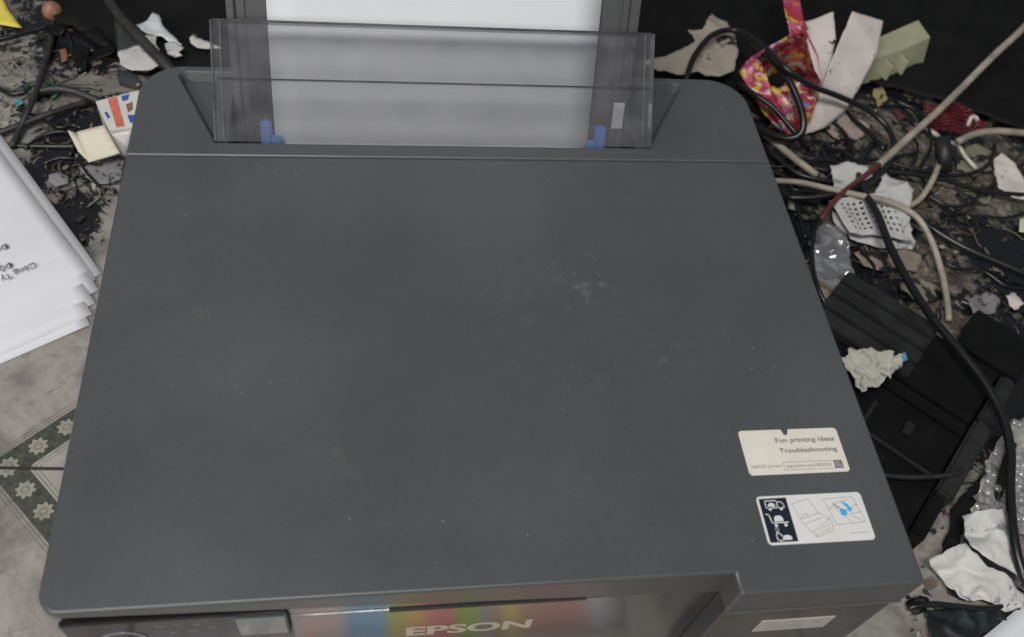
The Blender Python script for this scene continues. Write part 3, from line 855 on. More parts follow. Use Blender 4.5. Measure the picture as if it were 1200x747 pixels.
cE = P(96, 306, 7.0)
top_sheet = a4('paper_sheet', cE, 125.0, 7.0, 0.8, 'top white sheet of the left pile, with upside-down printed words', 5)
a = math.radians(125.0 + 90.0)
tdir = Vector((math.cos(a), math.sin(a), 0)); tup = Vector((-tdir.y, tdir.x, 0))
for txt, q, h in (('Công Ty', (40, 307), 5.2), ('Độc lập', (13, 307), 5.2), ('Đơn', (8, 285), 5.2)):
    o = P(q[0], q[1], 8.6)
    lettering('printed_words', txt, M_text, o, tdir, tup, None, h, top_sheet, 0.01)

# small opened carton
cb = empty('carton', P(135, 160, 0)); tag(cb, 'small opened cream carton with red and blue print beside the printer', 'box')
h1 = 26.0
A, B, C_, D = P(112, 119, h1), P(163, 106, h1), P(158, 150, h1), P(128, 153, h1)
def quadbox(name, tops, zlow, mat, par):
    V = [tuple(t) for t in tops] + [(t.x, t.y, zlow) for t in tops]
    return build(name, V, [(3, 2, 1, 0), (0, 1, 5, 4), (1, 2, 6, 5), (2, 3, 7, 6), (3, 0, 4, 7)], mat, par)
quadbox('carton_body', (A, B, C_, D), 1.0, M_cardw, cb)
def on_top(u, v, dz=0.15):
    p = (A * (1 - u) + B * u) * (1 - v) + (D * (1 - u) + C_ * u) * v
    return (p.x, p.y, p.z + dz)
build('red_print', [on_top(.27, .02), on_top(.48, .02), on_top(.62, .94), on_top(.30, .94)], [(0, 1, 2, 3)], M_cred, cb)
build('blue_print', [on_top(.58, .04), on_top(.78, .04), on_top(.74, .2), on_top(.60, .2)], [(0, 1, 2, 3)], M_cblue, cb)
build('blue_print', [on_top(.72, .62), on_top(.96, .66), on_top(.96, .9), on_top(.80, .84)], [(0, 1, 2, 3)], M_cblue, cb)
build('brown_print', [on_top(.68, .32), on_top(.86, .28), on_top(.88, .5), on_top(.74, .56)], [(0, 1, 2, 3)], M_copper, cb)
build('blue_print', [on_top(.08, .42), on_top(.16, .40), on_top(.20, .6), on_top(.12, .64)], [(0, 1, 2, 3)], M_cblue, cb)
sheet('carton_flap', [P(90, 155, 20), P(122, 147, 26), P(141, 180, 16), P(104, 191, 12)], M_card, 8, 0.3, 0.03, 4, 0.6, parent=cb, ridged=False)
sheet('carton_flap', [P(79, 153, 22), P(91, 157, 17), P(104, 190, 11), P(92, 178, 12)], M_card, 8, 0.3, 0.03, 5, 0.6, parent=cb, ridged=False)
sheet('carton_flap', [P(128, 152, 25), P(158, 150, 25), P(148, 184, 4), P(141, 181, 4)], M_cardw, 8, 0.3, 0.03, 6, 0.5, parent=cb, ridged=False)

tag(sheet('yellow_paper', [P(-30, -30, 6), P(2, -4, 6), P(11, 14, 5), P(26, 33, 3), P(0, 30, 3), P(-40, 26, 3)], M_yellow, 8, 1.2, 0.04, 2, 0.3, ridged=False), 'bright yellow paper corner at the top left', 'paper')
V, F = tube_data([Vector(P(61, 13, 6)), Vector(P(61, 13, 9)), Vector(P(61, 13, 10))], 8.5, 18, lambda t: 1.0 if t < 0.9 else 0.85)
tag(build('copper_disc', V, F, M_copper, None, True), 'round brown copper coloured disc near the yellow paper', 'disc')

# black cloth behind the printer, spreading to the right
def cloth(name, pts, seed, amp, label, fr=0.012):
    o = sheet(name, pts, M_cloth, 16, amp, fr, seed, 0.8, 6.0, None, True, 1.2)
    return tag(o, label, 'cloth')
cloth('black_cloth', [P(60, -60, 4), P(58, 8, 4), P(68, 30, 3), P(118, 34, 3), P(150, 72, 4), P(205, 88, 6), P(300, 100, 8), P(420, 80, 12), P(420, -90, 20)], 3, 7, 'crumpled black cloth behind the left rear of the printer')
cloth('black_cloth', [P(700, -90, 16), P(690, 70, 8), P(780, 108, 4), P(880, 112, 3), P(960, 90, 3), P(1040, 104, 3), P(1095, 118, 4), P(1150, 138, 4), P(1215, 160, 5), P(1400, 190, 8), P(1420, -120, 30)], 8, 8, 'broad black cloth spread across the top right of the photo')

# ink-smeared white scraps lying on the cloth at the left
sc = [([(138, 62), (150, 58), (162, 54), (178, 66), (192, 76), (175, 82), (155, 83), (142, 78)], 10, 'white paper scrap with a rounded lower edge touching the printer corner'),
      ([(160, 30), (172, 26), (178, 15), (186, 18), (192, 32), (205, 45), (214, 54), (200, 52), (190, 44), (175, 42), (166, 36)], 16, 'white torn scrap with black smears under the thick cable'),
      ([(170, 42), (184, 44), (182, 52), (190, 64), (194, 68), (186, 66), (176, 56)], 14, 'thin white curved scrap between two torn white scraps'),
      ([(194, 52), (204, 50), (216, 57), (210, 62), (216, 66), (206, 68), (196, 64)], 17, 'small white scrap with a notched right end on black cloth'),
      ([(221, 46), (226, 41), (232, 46), (248, 52), (262, 58), (244, 58), (232, 57), (224, 52)], 18, 'small white scrap partly behind the clear feeder guard')]
for i, (pl, h, lab) in enumerate(sc):
    tag(sheet('paper_scrap', [P(x, y, h + 2 * math.sin(x)) for x, y in pl], M_scrapw if i in (1,) else M_white_t, 5, 1.6, 0.05, 11 + i, 0.3, 1.0), lab, 'paper scrap', 'white scraps on black cloth')
tag(sheet('plastic_board', [P(135, 20, 6), P(150, 24, 8), P(176, 56, 8), P(150, 62, 6), P(138, 60, 5)], M_body, 10, 0.4, 0.02, 3, 1.5, ridged=False), 'dark grey plastic board under the thick black cable', 'plastic piece')
tag(sheet('plastic_board', [P(138, 82, 6), P(160, 88, 9), P(168, 100, 9), P(160, 104, 6), P(140, 98, 5)], M_body, 10, 0.4, 0.02, 7, 1.5, ridged=False), 'dark plastic strip at the rear left printer corner', 'plastic piece')
cable('power_cable', [(112, -30, 24), (130, 4, 24), (146, 26, 24), (165, 46, 24), (184, 66, 22), (200, 82, 18), (215, 96, 12)], 4.6, M_cable_g, 'thick black cable running down to the rear left printer corner')
cable('thin_cable', [(-20, 162, 4), (10, 152, 6), (35, 142, 7), (62, 132, 8), (88, 124, 5), (104, 120, 4)], 2.6, M_cable_g, 'black cable crossing the left floor above the paper pile')
cable('thin_cable', [(62, 26, 4), (60, 48, 4), (53, 76, 6), (44, 104, 10), (34, 128, 12), (24, 150, 6), (14, 172, 4)], 2.6, M_cable_g, 'dark cable running straight down the left floor')
cable('thin_cable', [(36, 118, 6), (46, 108, 8), (66, 104, 9), (86, 107, 8), (104, 114, 6), (118, 120, 4)], 3.2, M_cable_g, 'short black cable arching towards the opened carton')
cable('thin_cable', [(-20, 50, 3), (10, 44, 3), (34, 37, 3), (58, 31, 3)], 1.8, M_cable, 'thin dark wire below the yellow paper')
cable('thin_cable', [(4, 170, 2), (40, 171, 2), (80, 172, 2), (100, 172, 2)], 1.8, M_cable, 'thin black wire lying level below the carton flap')
cable('thin_cable', [(-10, 96, 3), (6, 108, 3), (20, 110, 3), (34, 106, 4)], 1.8, M_cable, 'thin black wire curling at the left photo edge')
cable('green_wire', [(40, 112, 3), (32, 106, 4), (34, 98, 5), (48, 94, 6), (62, 98, 5), (70, 108, 4), (60, 116, 3)], 1.2, M_green, 'thin green wire loop left of the carton')
cable('thin_cable', [(78, 38, 3), (84, 56, 5), (90, 72, 4), (96, 84, 3)], 2.4, M_cable, 'stubby black wire beside the black clip')
tag(sheet('black_clip', [P(86, 60, 8), P(96, 54, 10), (P(106, 60, 9)), P(104, 72, 8), P(102, 84, 4), P(92, 80, 4)], M_tray, 4, 2.0, 0.08, 5, 2.0), 'broken black plastic clip on the left floor', 'plastic piece')
tag(sheet('black_strip', [P(106, 62, 5), P(134, 55, 6), P(137, 63, 6), P(112, 72, 4)], M_tray, 5, 1.0, 0.05, 6, 1.5), 'flat black plastic strip next to the broken clip', 'plastic piece')
tag(sheet('black_lump', [P(56, 34, 6), P(72, 30, 9), P(80, 36, 9), P(74, 44, 6), P(62, 44, 4)], M_tray, 4, 2.5, 0.08, 8, 2.0), 'black plastic lump under the copper disc', 'plastic piece')
tag(sheet('rust_chip', [P(70, 60, 3), P(78, 58, 3), P(80, 72, 3), P(73, 74, 3)], M_copper, 4, 1.0, 0.1, 9, 1.0), 'small rust coloured chip between two black pieces', 'chip')
tag(sheet('grey_scrap', [P(92, 196, 3), P(120, 192, 3), P(146, 186, 4), P(142, 212, 3), P(118, 218, 2), P(100, 208, 2)], M_greyfoil, 5, 1.2, 0.06, 3, 0.3, 2.0), 'gritty grey scrap just below the opened carton', 'paper scrap')
tag(sheet('pebble_scrap', [P(58, 206, 4), P(70, 203, 5), P(80, 208, 5), P(80, 217, 4), P(66, 220, 3), P(58, 214, 3)], M_greyfoil, 4, 1.0, 0.08, 4, 1.0), 'small round pale scrap beside the paper pile edge', 'chip')
tag(sheet('foil_scrap', [P(16, 116, 3), P(24, 115, 4), P(28, 121, 4), P(20, 126, 3)], simple('teal_foil', (0.10, 0.32, 0.36), 0.2, 0.5, 200), 3, 1.0, 0.12, 4, 0.2), 'tiny shiny teal foil scrap at the left', 'foil')

# ------------------------------------------------------------------ right side
# black printer tray with ribbed panel, turned 45 degrees
def UV(u, v, h):                  # tray axes: u to the far right, v to the near right
    k = math.sqrt(0.5)
    return ((u + v) * k, (u - v) * k, h)
def uvbox(name, u0, u1, v0, v1, h0, h1, mat, par, bev=0.8):
    bm = bmesh.new()
    vs = [bm.verts.new(UV(u, v, h)) for u in (u0, u1) for v in (v0, v1) for h in (h0, h1)]
    for f in ((0, 1, 3, 2), (4, 6, 7, 5), (0, 4, 5, 1), (2, 3, 7, 6), (0, 2, 6, 4), (1, 5, 7, 3)): bm.faces.new([vs[i] for i in f])
    bmesh.ops.recalc_face_normals(bm, faces=bm.faces[:])
    if bev: bmesh.ops.bevel(bm, geom=bm.edges[:], offset=bev, segments=2, affect='EDGES')
    return from_bm(name, bm, mat, par)
tr = empty('plastic_tray', UV(480, 250, 0)); tag(tr, 'black plastic tray with ribbed end and raised bar, right of the printer', 'tray')
uvbox('tray_base', 388, 500, 192, 298, 1, 18, M_tray, tr)
uvbox('tray_base', 500.3, 560, 210, 298, 1, 20, M_tray, tr)
uvbox('tray_block', 560.5, 606, 262, 312, 1, 22, M_tray, tr)
for k in range(4):
    uvbox('rib_panel', 503 + 16 * k, 517.6 + 16 * k, 166, 246, 2, 23, M_tray2, tr, 1.2)
uvbox('rib_backing', 502, 568, 168, 244, 1, 19, M_dark, tr)
uvbox('raised_bar', 430, 505, 299, 312, 1, 25, M_tray2, tr, 2.0)
uvbox('raised_bar', 505.5, 558, 300, 311, 1, 24, M_tray2, tr, 2.0)
uvbox('bar_end', 392, 429, 299, 309, 1, 21, M_tray, tr, 1.5)
uvbox('ledge', 404, 470, 236, 239, 18, 20, M_tray2, tr, 0.5)
uvbox('ledge', 440, 443, 240, 296, 18, 20, M_tray2, tr, 0.5)
uvbox('ledge', 486, 489, 214, 296, 18, 20.5, M_tray, tr, 0.5)
uvbox('latch', 458, 470, 262, 268, 18, 22, M_tray2, tr, 0.8)
uvbox('latch', 426, 434, 246, 251, 18, 21.5, M_tray2, tr, 0.8)
cable('tray_cable', [(1030, 556, 22), (1060, 559, 23), (1090, 559, 24), (1118, 556, 26), (1138, 548, 20)], 1.9, M_tray2, 'thin grey-black lead lying across the lower end of the tray')

# heap of white and see-through things
tag(sheet('stained_tissue', [P(752, 74, 20), P(786, 66, 26), P(812, 54, 30), P(806, 38, 34), P(822, 36, 36), P(836, 18, 36), P(852, 26, 36), P(862, 44, 34), P(866, 62, 30), P(860, 84, 24), P(842, 95, 20), P(818, 86, 22), P(796, 90, 20), P(770, 86, 18)], M_tissue, 5, 6.0, 0.03, 6, 0.4, 2.0), 'crumpled beige tissue with black spots behind the printer', 'tissue')

# bright wrapper bag with an open mouth
wb = empty('wrapper_bag', P(915, 130, 0)); tag(wb, 'torn red, pink and yellow printed wrapper bag with open mouth', 'wrapper')
mouth = [(868, 84, 34), (880, 68, 46), (900, 56, 58), (922, 42, 66), (944, 40, 64), (956, 66, 50), (962, 96, 38), (950, 116, 34), (930, 112, 34), (906, 102, 34), (886, 94, 32)]
low = [(884, 112, 2), (888, 104, 2), (905, 92, 2), (925, 90, 2), (945, 94, 2), (956, 108, 2), (958, 130, 2), (950, 150, 2), (930, 163, 2), (908, 150, 2), (894, 130, 2)]
bm = bmesh.new(); prevr = None; nk = len(mouth)
for lev in range(9):
    t = lev / 8
    row = []
    for i in range(nk * 3):
        f = i / 3; i0 = int(f) % nk; i1 = (i0 + 1) % nk; fr = f - int(f)
        mo = P(*mouth[i0]).lerp(P(*mouth[i1]), fr); lo = P(*low[i0]).lerp(P(*low[i1]), fr)
        p = mo.lerp(lo, t)
        bul = math.sin(math.pi * t) * 4
        c = P(918, 110, 20); dv = (p - c); dv.z = 0
        if dv.length > 1: p += dv.normalized() * bul
        p += Vector((noise.noise(p * 0.07), noise.noise(p * 0.07 + Vector((7, 0, 0))), noise.noise(p * 0.07 + Vector((0, 7, 0))))) * 5
        p.z = max(p.z, 0.8)
        row.append(bm.verts.new(p))
    if prevr:
        for i in range(nk * 3):
            j = (i + 1) % (nk * 3)
            bm.faces.new((prevr[i], prevr[j], row[j], row[i]))
    prevr = row
cv = bm.verts.new(P(922, 122, 1.2))
for i in range(nk * 3): bm.faces.new((prevr[i], prevr[(i + 1) % (nk * 3)], cv))
solid_sheet(bm, 0.35)
from_bm('bag_film', bm, M_wrap, wb, True)
sheet('torn_strip', [P(914, -30, 70), P(934, -30, 72), P(938, 8, 72), P(946, 36, 66), P(926, 44, 66), P(918, 12, 70)], M_wrap, 5, 2.0, 0.05, 3, 0.3, parent=wb)
sheet('bag_fold', [P(866, 84, 36), P(880, 66, 46), (P(892, 74, 44)), P(906, 110, 30), P(930, 148, 12), P(936, 162, 6), P(918, 158, 6), P(896, 136, 14), P(878, 106, 26)], M_wrap, 5, 2.5, 0.06, 8, 0.3, parent=wb)

tag(sheet('torn_card', [P(938, 28, 62), P(958, 22, 70), P(977, 14, 78), P(979, 46, 62), P(972, 76, 44), P(963, 100, 34), P(955, 84, 42), P(946, 52, 54)], M_scrap, 5, 1.2, 0.03, 4, 0.4, 0.8), 'cream torn card piece leaning in the wrapper mouth', 'paper scrap', 'torn card pieces')
tag(sheet('torn_card', [P(998, 14, 74), P(1034, 25, 66), P(1026, 64, 50), P(1008, 100, 32), P(990, 130, 16), P(962, 152, 8), P(943, 159, 4), P(946, 138, 10), P(960, 112, 28), P(974, 70, 48)], M_scrap, 5, 2.0, 0.025, 9, 0.4, 0.8), 'long pinkish white torn card strip with dark spots beside the wrapper', 'paper scrap', 'torn card pieces')
# cream moulded plastic piece
cpz = empty('cream_plastic_part', P(1040, 75, 0)); tag(cpz, 'cream moulded plastic part with short fins on the black cloth', 'plastic part')
tp = [P(1000, 56, 34), P(1030, 44, 36), P(1076, 24, 38), P(1090, 44, 34), P(1060, 58, 30), P(1004, 76, 28)]
V = [tuple(p) for p in tp] + [(p.x + 4, p.y - 6, 6) for p in tp]
F = [(0, 1, 2, 3, 4, 5)[::-1]] + [(i, (i + 1) % 6, (i + 1) % 6 + 6, i + 6) for i in range(6)]
o = build('moulding', V, F, M_cream, cpz)
for q in ((1040, 70), (1058, 64)):
    a1 = P(q[0], q[1], 26)
    box('fin', (a1.x, a1.y - 6, 18), (2.2, 12, 16), M_cream, cpz, 0.4, 0.35)

# perforated white tissue
def perforated(name, q4, nx, ny, hole_r, mat, thick, seed, amp, par=None, rag=2.0, ins=1.6):
    bm = bmesh.new(); G = []
    for i in range(ny + 1):
        row = []
        for j in range(nx + 1):
            u = j / nx; v = i / ny
            p = (q4[0] * (1 - u) + q4[1] * u) * (1 - v) + (q4[3] * (1 - u) + q4[2] * u) * v
            n1 = noise.noise(p * 0.045 + Vector((seed, 0, 0)))
            p = p + Vector((n1 * rag, noise.noise(p * 0.045 + Vector((0, seed, 3))) * rag, (0.5 - abs(noise.noise(p * 0.05 + Vector((3, 0, seed))))) * amp))
            p.z = max(p.z, 1.0)
            row.append(bm.verts.new(p))
        G.append(row)
    for i in range(ny):
        for j in range(nx):
            q = (G[i][j], G[i][j + 1], G[i + 1][j + 1], G[i + 1][j])
            if not hole_r(i, j): bm.faces.new(q); continue
            c = (q[0].co + q[1].co + q[2].co + q[3].co) / 4
            inn = [bm.verts.new(c + (v.co - c) * ins) for v in q]
            for k in range(4): bm.faces.new((q[k], q[(k + 1) % 4], inn[(k + 1) % 4], inn[k]))
    solid_sheet(bm, thick)
    return from_bm(name, bm, mat, par, False)
pt = empty('perforated_tissue', P(1020, 250, 0)); tag(pt, 'crumpled white tissue with a lattice of holes under the cables', 'tissue')
perforated('lattice', [P(972, 236, 18), P(1050, 224, 22), P(1072, 286, 14), P(994, 274, 14)], 11, 8, lambda i, j: 0 < i < 7 and 0 < j < 10, M_white_t, 0.6, 3, 5, pt, 3.0, 0.46)
sheet('crumpled_edge', [P(1034, 206, 16), P(1056, 212, 20), P(1070, 226, 22), P(1064, 250, 18), P(1066, 274, 12), P(1050, 272, 12), P(1040, 246, 14), P(1026, 226, 14)], M_white_t, 4, 6.0, 0.05, 14, 0.5, 2.0, pt)
sheet('crumpled_edge', [P(974, 198, 14), P(992, 192, 20), P(1014, 196, 20), P(1024, 212, 18), P(1000, 224, 14), P(978, 222, 12)], M_white_t, 4, 5.0, 0.05, 18, 0.5, 2.0, pt)
sheet('crumpled_edge', [P(974, 248, 9), P(1000, 270, 8), P(1036, 282, 8), P(1072, 284, 8), P(1068, 294, 6), P(1034, 292, 5), P(996, 282, 5), P(978, 264, 6)], M_white_t, 4, 3.0, 0.06, 21, 0.5, 1.0, pt)

tag(sheet('clear_bag', [P(952, 270, 14), P(966, 262, 20), P(984, 266, 22), P(994, 290, 20), P(1000, 318, 14), P(996, 336, 8), P(974, 344, 10), P(956, 330, 12), P(948, 296, 12)], M_clear, 4, 6.5, 0.035, 5, 0.12, 2.0), 'crumpled clear plastic bag between printer edge and white tissue', 'plastic bag')
tag(sheet('brown_scrap', [P(960, 330, 4), P(984, 328, 6), P(1006, 334, 5), P(1000, 350, 4), P(982, 362, 3), P(966, 356, 3)], stained('brownish_paper', (0.30, 0.24, 0.18), (0.06, 0.05, 0.04), 0.6, 90), 4, 2.0, 0.06, 5, 0.3, 2.0), 'brownish paper scrap below the clear bag', 'paper scrap')
tag(sheet('brown_scrap', [P(1000, 296, 4), P(1030, 298, 5), P(1060, 292, 6), P(1086, 300, 4), P(1072, 318, 3), P(1036, 320, 3), P(1010, 312, 3)], stained('brown_card', (0.30, 0.24, 0.19), (0.02, 0.02, 0.02), 0.51, 45), 4, 2.0, 0.06, 15, 0.3, 2.0), 'brown card scrap just below the perforated tissue', 'paper scrap')
ts = empty('crumpled_tissue', P(1020, 435, 18)); tag(ts, 'crumpled white tissue with a blue tip on the tray', 'tissue')
sheet('tissue_wad', [P(986, 424, 26), P(998, 412, 30), P(1018, 412, 34), P(1036, 416, 34), P(1054, 416, 32), P(1052, 430, 30), P(1038, 446, 28), P(1022, 456, 26), P(1008, 462, 24), P(998, 446, 24)], stained('yellowish_tissue', (0.56, 0.54, 0.48), (0.12, 0.12, 0.12), 0.62, 70), 2.4, 8.0, 0.10, 22, 0.6, 1.5, ts, zmin=21)
sheet('blue_tip', [P(1050, 416, 33), P(1060, 414, 33), P(1062, 422, 32), P(1053, 426, 31)], simple('blue_cap', (0.12, 0.42, 0.60), 0.5, 0.2), 3, 1.5, 0.1, 2, 2.0, parent=ts, zmin=21)

# bubble film: sheet with raised bubbles
bw = empty('bubble_wrap', P(1180, 550, 0)); tag(bw, 'glittering clear bubble wrap at the right photo edge', 'bubble wrap')
sheet('film', [P(1136, 600, 4), P(1150, 560, 8), P(1164, 520, 10), P(1186, 496, 12), P(1240, 470, 14), P(1260, 560, 12), P(1240, 640, 8), P(1190, 622, 8)], M_bubble, 4, 6.0, 0.06, 31, 0.15, 3.0, bw)
random.seed(4)
bm = bmesh.new()
for i in range(15):
    for j in range(13):
        q = P(1148 + i * 6.2 + (j % 2) * 3 + random.uniform(-2.6, 2.6) - j * 0.2, 500 + j * 9.2 + random.uniform(-3.4, 3.4), 9)
        if random.random() < 0.22: continue
        x_edge = 1148 + (600 - (500 + j * 9.2)) * -0.0
        if 1148 + i * 6.2 < 1138 + (600 - (500 + j * 9.2)) * 0.42: continue
        mt = Matrix.Translation(q + Vector((0, 0, 4 + 3 * noise.noise(q * 0.06)))) @ Matrix.Scale(0.55, 4, (0, 0, 1))
        bmesh.ops.create_uvsphere(bm, u_segments=8, v_segments=6, radius=3.0, matrix=mt)
bb = from_bm('bubbles', bm, M_bubble, bw, True)
tag(sheet('pink_strip', [P(1172, 540, 14), P(1182, 534, 16), P(1184, 596, 8), P(1172, 600, 6)], simple('pinkish_strip', (0.36, 0.29, 0.26), 0.5, 0.2), 5, 1.0, 0.04, 3, 0.3), 'pinkish strip standing beside the bubble wrap', 'strip')

# white folded cloth pieces at the lower right
tag(sheet('white_cloth', [P(1124, 606, 16), P(1150, 600, 22), P(1172, 600, 24), P(1184, 622, 22), P(1192, 650, 18), P(1200, 680, 12), P(1178, 672, 16), P(1156, 656, 18), P(1140, 644, 16), P(1132, 624, 14)], M_white_t, 2.6, 8.0, 0.045, 41, 0.8, 1.0, zmin=3.0), 'crumpled white cloth piece, upper of the two at lower right', 'cloth')
tag(sheet('white_cloth', [P(1088, 652, 8), P(1104, 648, 14), P(1128, 636, 20), P(1142, 648, 20), P(1160, 660, 16), P(1178, 676, 14), P(1192, 692, 8), P(1190, 710, 4), P(1160, 710, 4), P(1128, 708, 4), P(1114, 688, 5), P(1098, 670, 6)], M_white_t, 2.6, 8.0, 0.045, 47, 0.8, 1.0, zmin=3.0), 'crumpled white cloth piece, lower one with a faint grey mark', 'cloth')
tag(sheet('white_sheet', [P(1146, 752, 8), P(1204, 704, 8), P(1330, 640, 8), P(1330, 800, 8), P(1150, 800, 8)], M_paper, 14, 0.6, 0.02, 5, 0.3, ridged=False), 'white paper corner at the bottom right of the photo', 'paper')
tag(sheet('dark_rag', [P(1082, 716, 3), P(1120, 714, 5), P(1160, 714, 6), P(1200, 708, 6), P(1180, 724, 5), P(1146, 752, 4), P(1090, 760, 3)], simple('dark_teal_film', (0.010, 0.014, 0.015), 0.45, 0.5, 60), 3, 4.0, 0.06, 52, 0.4, 2.0), 'dark teal crumpled film between white cloth and paper corner', 'film')
tag(sheet('black_bits', [P(1060, 704, 3), P(1074, 698, 6), P(1086, 702, 6), P(1084, 714, 4), P(1072, 722, 3), P(1064, 714, 3)], M_tray, 3, 3.0, 0.08, 54, 0.8, 2.0), 'black crumbled piece at the front right printer corner', 'scrap')
tag(sheet('green_shard', [P(1084, 706, 6), P(1102, 706, 6), P(1112, 710, 5), (P(1098, 714, 4))], M_green, 3, 1.0, 0.08, 55, 0.5, 1.0), 'small dark green shard beside the black crumbled piece', 'shard')
tag(sheet('black_film', [P(1114, 600, 2), P(1134, 574, 4), P(1150, 556, 4), P(1152, 590, 4), P(1132, 606, 3), P(1122, 640, 3), P(1104, 648, 2)], M_cloth, 4, 3.0, 0.05, 57, 0.4, 2.0), 'black film strip between tray and white cloth', 'film')
tag(sheet('pale_scrap', [P(1164, 186, 10), P(1174, 180, 14), P(1188, 192, 14), P(1204, 216, 12), P(1206, 238, 8), P(1184, 232, 8), P(1170, 222, 8), P(1164, 204, 8)], M_scrap, 4, 3.0, 0.05, 61, 0.4, 1.0), 'pale pinkish scrap with a dark spot at the right edge', 'paper scrap')
tag(sheet('cream_chip', [P(1194, 258, 6), P(1206, 254, 6), P(1208, 274, 5), P(1194, 272, 5)], M_card, 3, 1.0, 0.08, 63, 0.6), 'small cream chip at the right photo edge', 'chip')

# red net, black ring, white clips
perfn = perforated('red_net', [P(1080, 124, 6), P(1118, 122, 12), P(1166, 158, 8), P(1090, 156, 5)], 14, 9, lambda i, j: True, M_net, 0.7, 5, 9, None, 4.0, 0.74)
tag(perfn, 'red string net lying under the beige cable on black cloth', 'net')
ring = bmesh.new()
V, F = [], []
nc = 36; ring_c = P(1104, 184, 16)
ax = Vector((0.86, -0.25, 0.45)).normalized(); e1 = ax.orthogonal().normalized(); e2 = ax.cross(e1)
for i in range(nc):
    a = 2 * math.pi * i / nc; rd = e1 * math.cos(a) + e2 * math.sin(a)
    for (dr, da) in ((13.5, -6), (16.5, -6), (17.0, 0), (16.5, 6), (13.5, 6), (13, 0)):
        V.append(ring_c + rd * dr + ax * da)
for i in range(nc):
    for k in range(6):
        F.append((i * 6 + k, i * 6 + (k + 1) % 6, ((i + 1) % nc) * 6 + (k + 1) % 6, ((i + 1) % nc) * 6 + k))
ring.free()
zmn = min(v.z for v in V)
V = [v + Vector((0, 0, max(0, 1 - zmn))) for v in V]
tag(build('black_ring', V, F, M_tray2, None, True), 'broad black plastic ring standing among the cables', 'ring')
tag(tube('white_tie', [P(1104, 166, 14), P(1122, 170, 14), P(1130, 182, 12), P(1144, 198, 8)], 1.8, simple('white_tie_plastic', (0.55, 0.53, 0.46), 0.5, 0.2)), 'short white plastic tie next to the black ring', 'tie')
tag(tube('white_clip', [P(1134, 148, 8), P(1138, 138, 14), P(1144, 138, 14), P(1146, 146, 9)], 2.0, simple('white_clip_plastic', (0.58, 0.56, 0.50), 0.5, 0.2)), 'small bent white clip on the red net', 'clip')
tag(tube('white_tie', [P(1084, 150, 6), P(1094, 156, 9), P(1100, 160, 6)], 2.2, simple('white_tie_plastic_b', (0.50, 0.48, 0.42), 0.5, 0.2)), 'stubby white tie at the left end of the red net', 'tie')
tag(sheet('red_shard', [P(1046, 130, 5), P(1052, 130, 6), P(1062, 138, 5), P(1054, 141, 4)], M_redw, 3, 0.6, 0.08, 3, 1.0), 'small red shard left of the beige cable', 'shard')
tag(sheet('ochre_scrap', [P(1022, 106, 6), P(1034, 103, 8), P(1040, 116, 6), P(1028, 128, 5)], stained('ochre_paper', (0.34, 0.27, 0.13), (0.05, 0.04, 0.03), 0.6, 80), 3, 2.0, 0.07, 4, 0.4, 1.0), 'ochre paper scrap below the cream plastic part', 'paper scrap')

# further scraps one can tell apart
for nm, pl, m_, lab in (
    ('pink_scrap', [(968, 138, 4), (986, 130, 8), (1008, 136, 7), (1018, 150, 5), (1004, 166, 4), (980, 164, 4), (966, 154, 4)], stained('pinkish_paper', (0.36, 0.29, 0.25), (0.03, 0.03, 0.03), 0.54, 50), 'pinkish beige scrap inside the large black cable loop'),
    ('green_scrap', [(1116, 178, 3), (1140, 170, 5), (1162, 176, 5), (1160, 200, 4), (1140, 208, 3), (1120, 198, 3)], stained('greenish_card', (0.20, 0.20, 0.14), (0.02, 0.02, 0.02), 0.50, 45), 'dull greenish card scrap right of the black ring'),
    ('green_scrap', [(1130, 226, 3), (1150, 218, 5), (1166, 228, 5), (1158, 240, 4), (1136, 240, 3)], stained('greenish_card_b', (0.22, 0.22, 0.15), (0.02, 0.02, 0.02), 0.50, 45), 'small greenish scrap under the level black cable'),
    ('grey_scrap', [(1132, 352, 3), (1156, 342, 6), (1172, 352, 6), (1164, 368, 4), (1140, 368, 3)], M_greyfoil, 'grey crumpled scrap above the far tray block'),
    ('beige_scrap', [(1050, 332, 4), (1072, 326, 7), (1094, 334, 6), (1098, 352, 4), (1076, 358, 3)], stained('dirty_beige_paper', (0.26, 0.23, 0.18), (0.02, 0.02, 0.02), 0.51, 50), 'dirty beige scrap between the thick cable and the curved beige cable'),
    ('white_chip', [(1176, 348, 4), (1190, 344, 6), (1200, 356, 5), (1188, 364, 4)], M_scrap, 'off-white chip above the far tray block at the right edge')):
    tag(sheet(nm, [P(*q) for q in pl], m_, 3.5, 2.6, 0.06, len(lab), 0.35, 2.5), lab, 'scrap')

# cables on the right
cable('black_cable', [(800, 112, 20), (805, 92, 30), (814, 66, 40), (834, 42, 46), (862, 36, 48), (892, 52, 54), (918, 78, 60), (950, 100, 50), (985, 114, 36), (1018, 130, 26), (1040, 150, 20), (1048, 174, 18), (1038, 198, 20), (1016, 214, 22), (986, 226, 20), (950, 232, 14), (922, 232, 10)], 2.7, M_cable, 'long black cable arching over the wrapper and looping back')
cable('black_cable', [(880, 48, 46), (900, 66, 52), (922, 90, 50), (936, 118, 42), (942, 142, 34), (938, 158, 26), (922, 163, 20), (900, 156, 16), (884, 146, 12)], 3.4, M_cable, 'thick black cable bending down in front of the wrapper')
cable('black_cable', [(866, 98, 30), (886, 112, 32), (906, 126, 30), (922, 144, 26), (934, 158, 22), (948, 176, 10)], 2.5, M_cable, 'black cable crossing the lower left of the wrapper')
cable('beige_cable', [(1240, -10, 60), (1200, 32, 52), (1160, 70, 44), (1110, 120, 32), (1062, 164, 24), (1030, 193, 21)], 3.4, M_beige, 'straight beige cable slanting down from the upper right edge', wob=0.3)
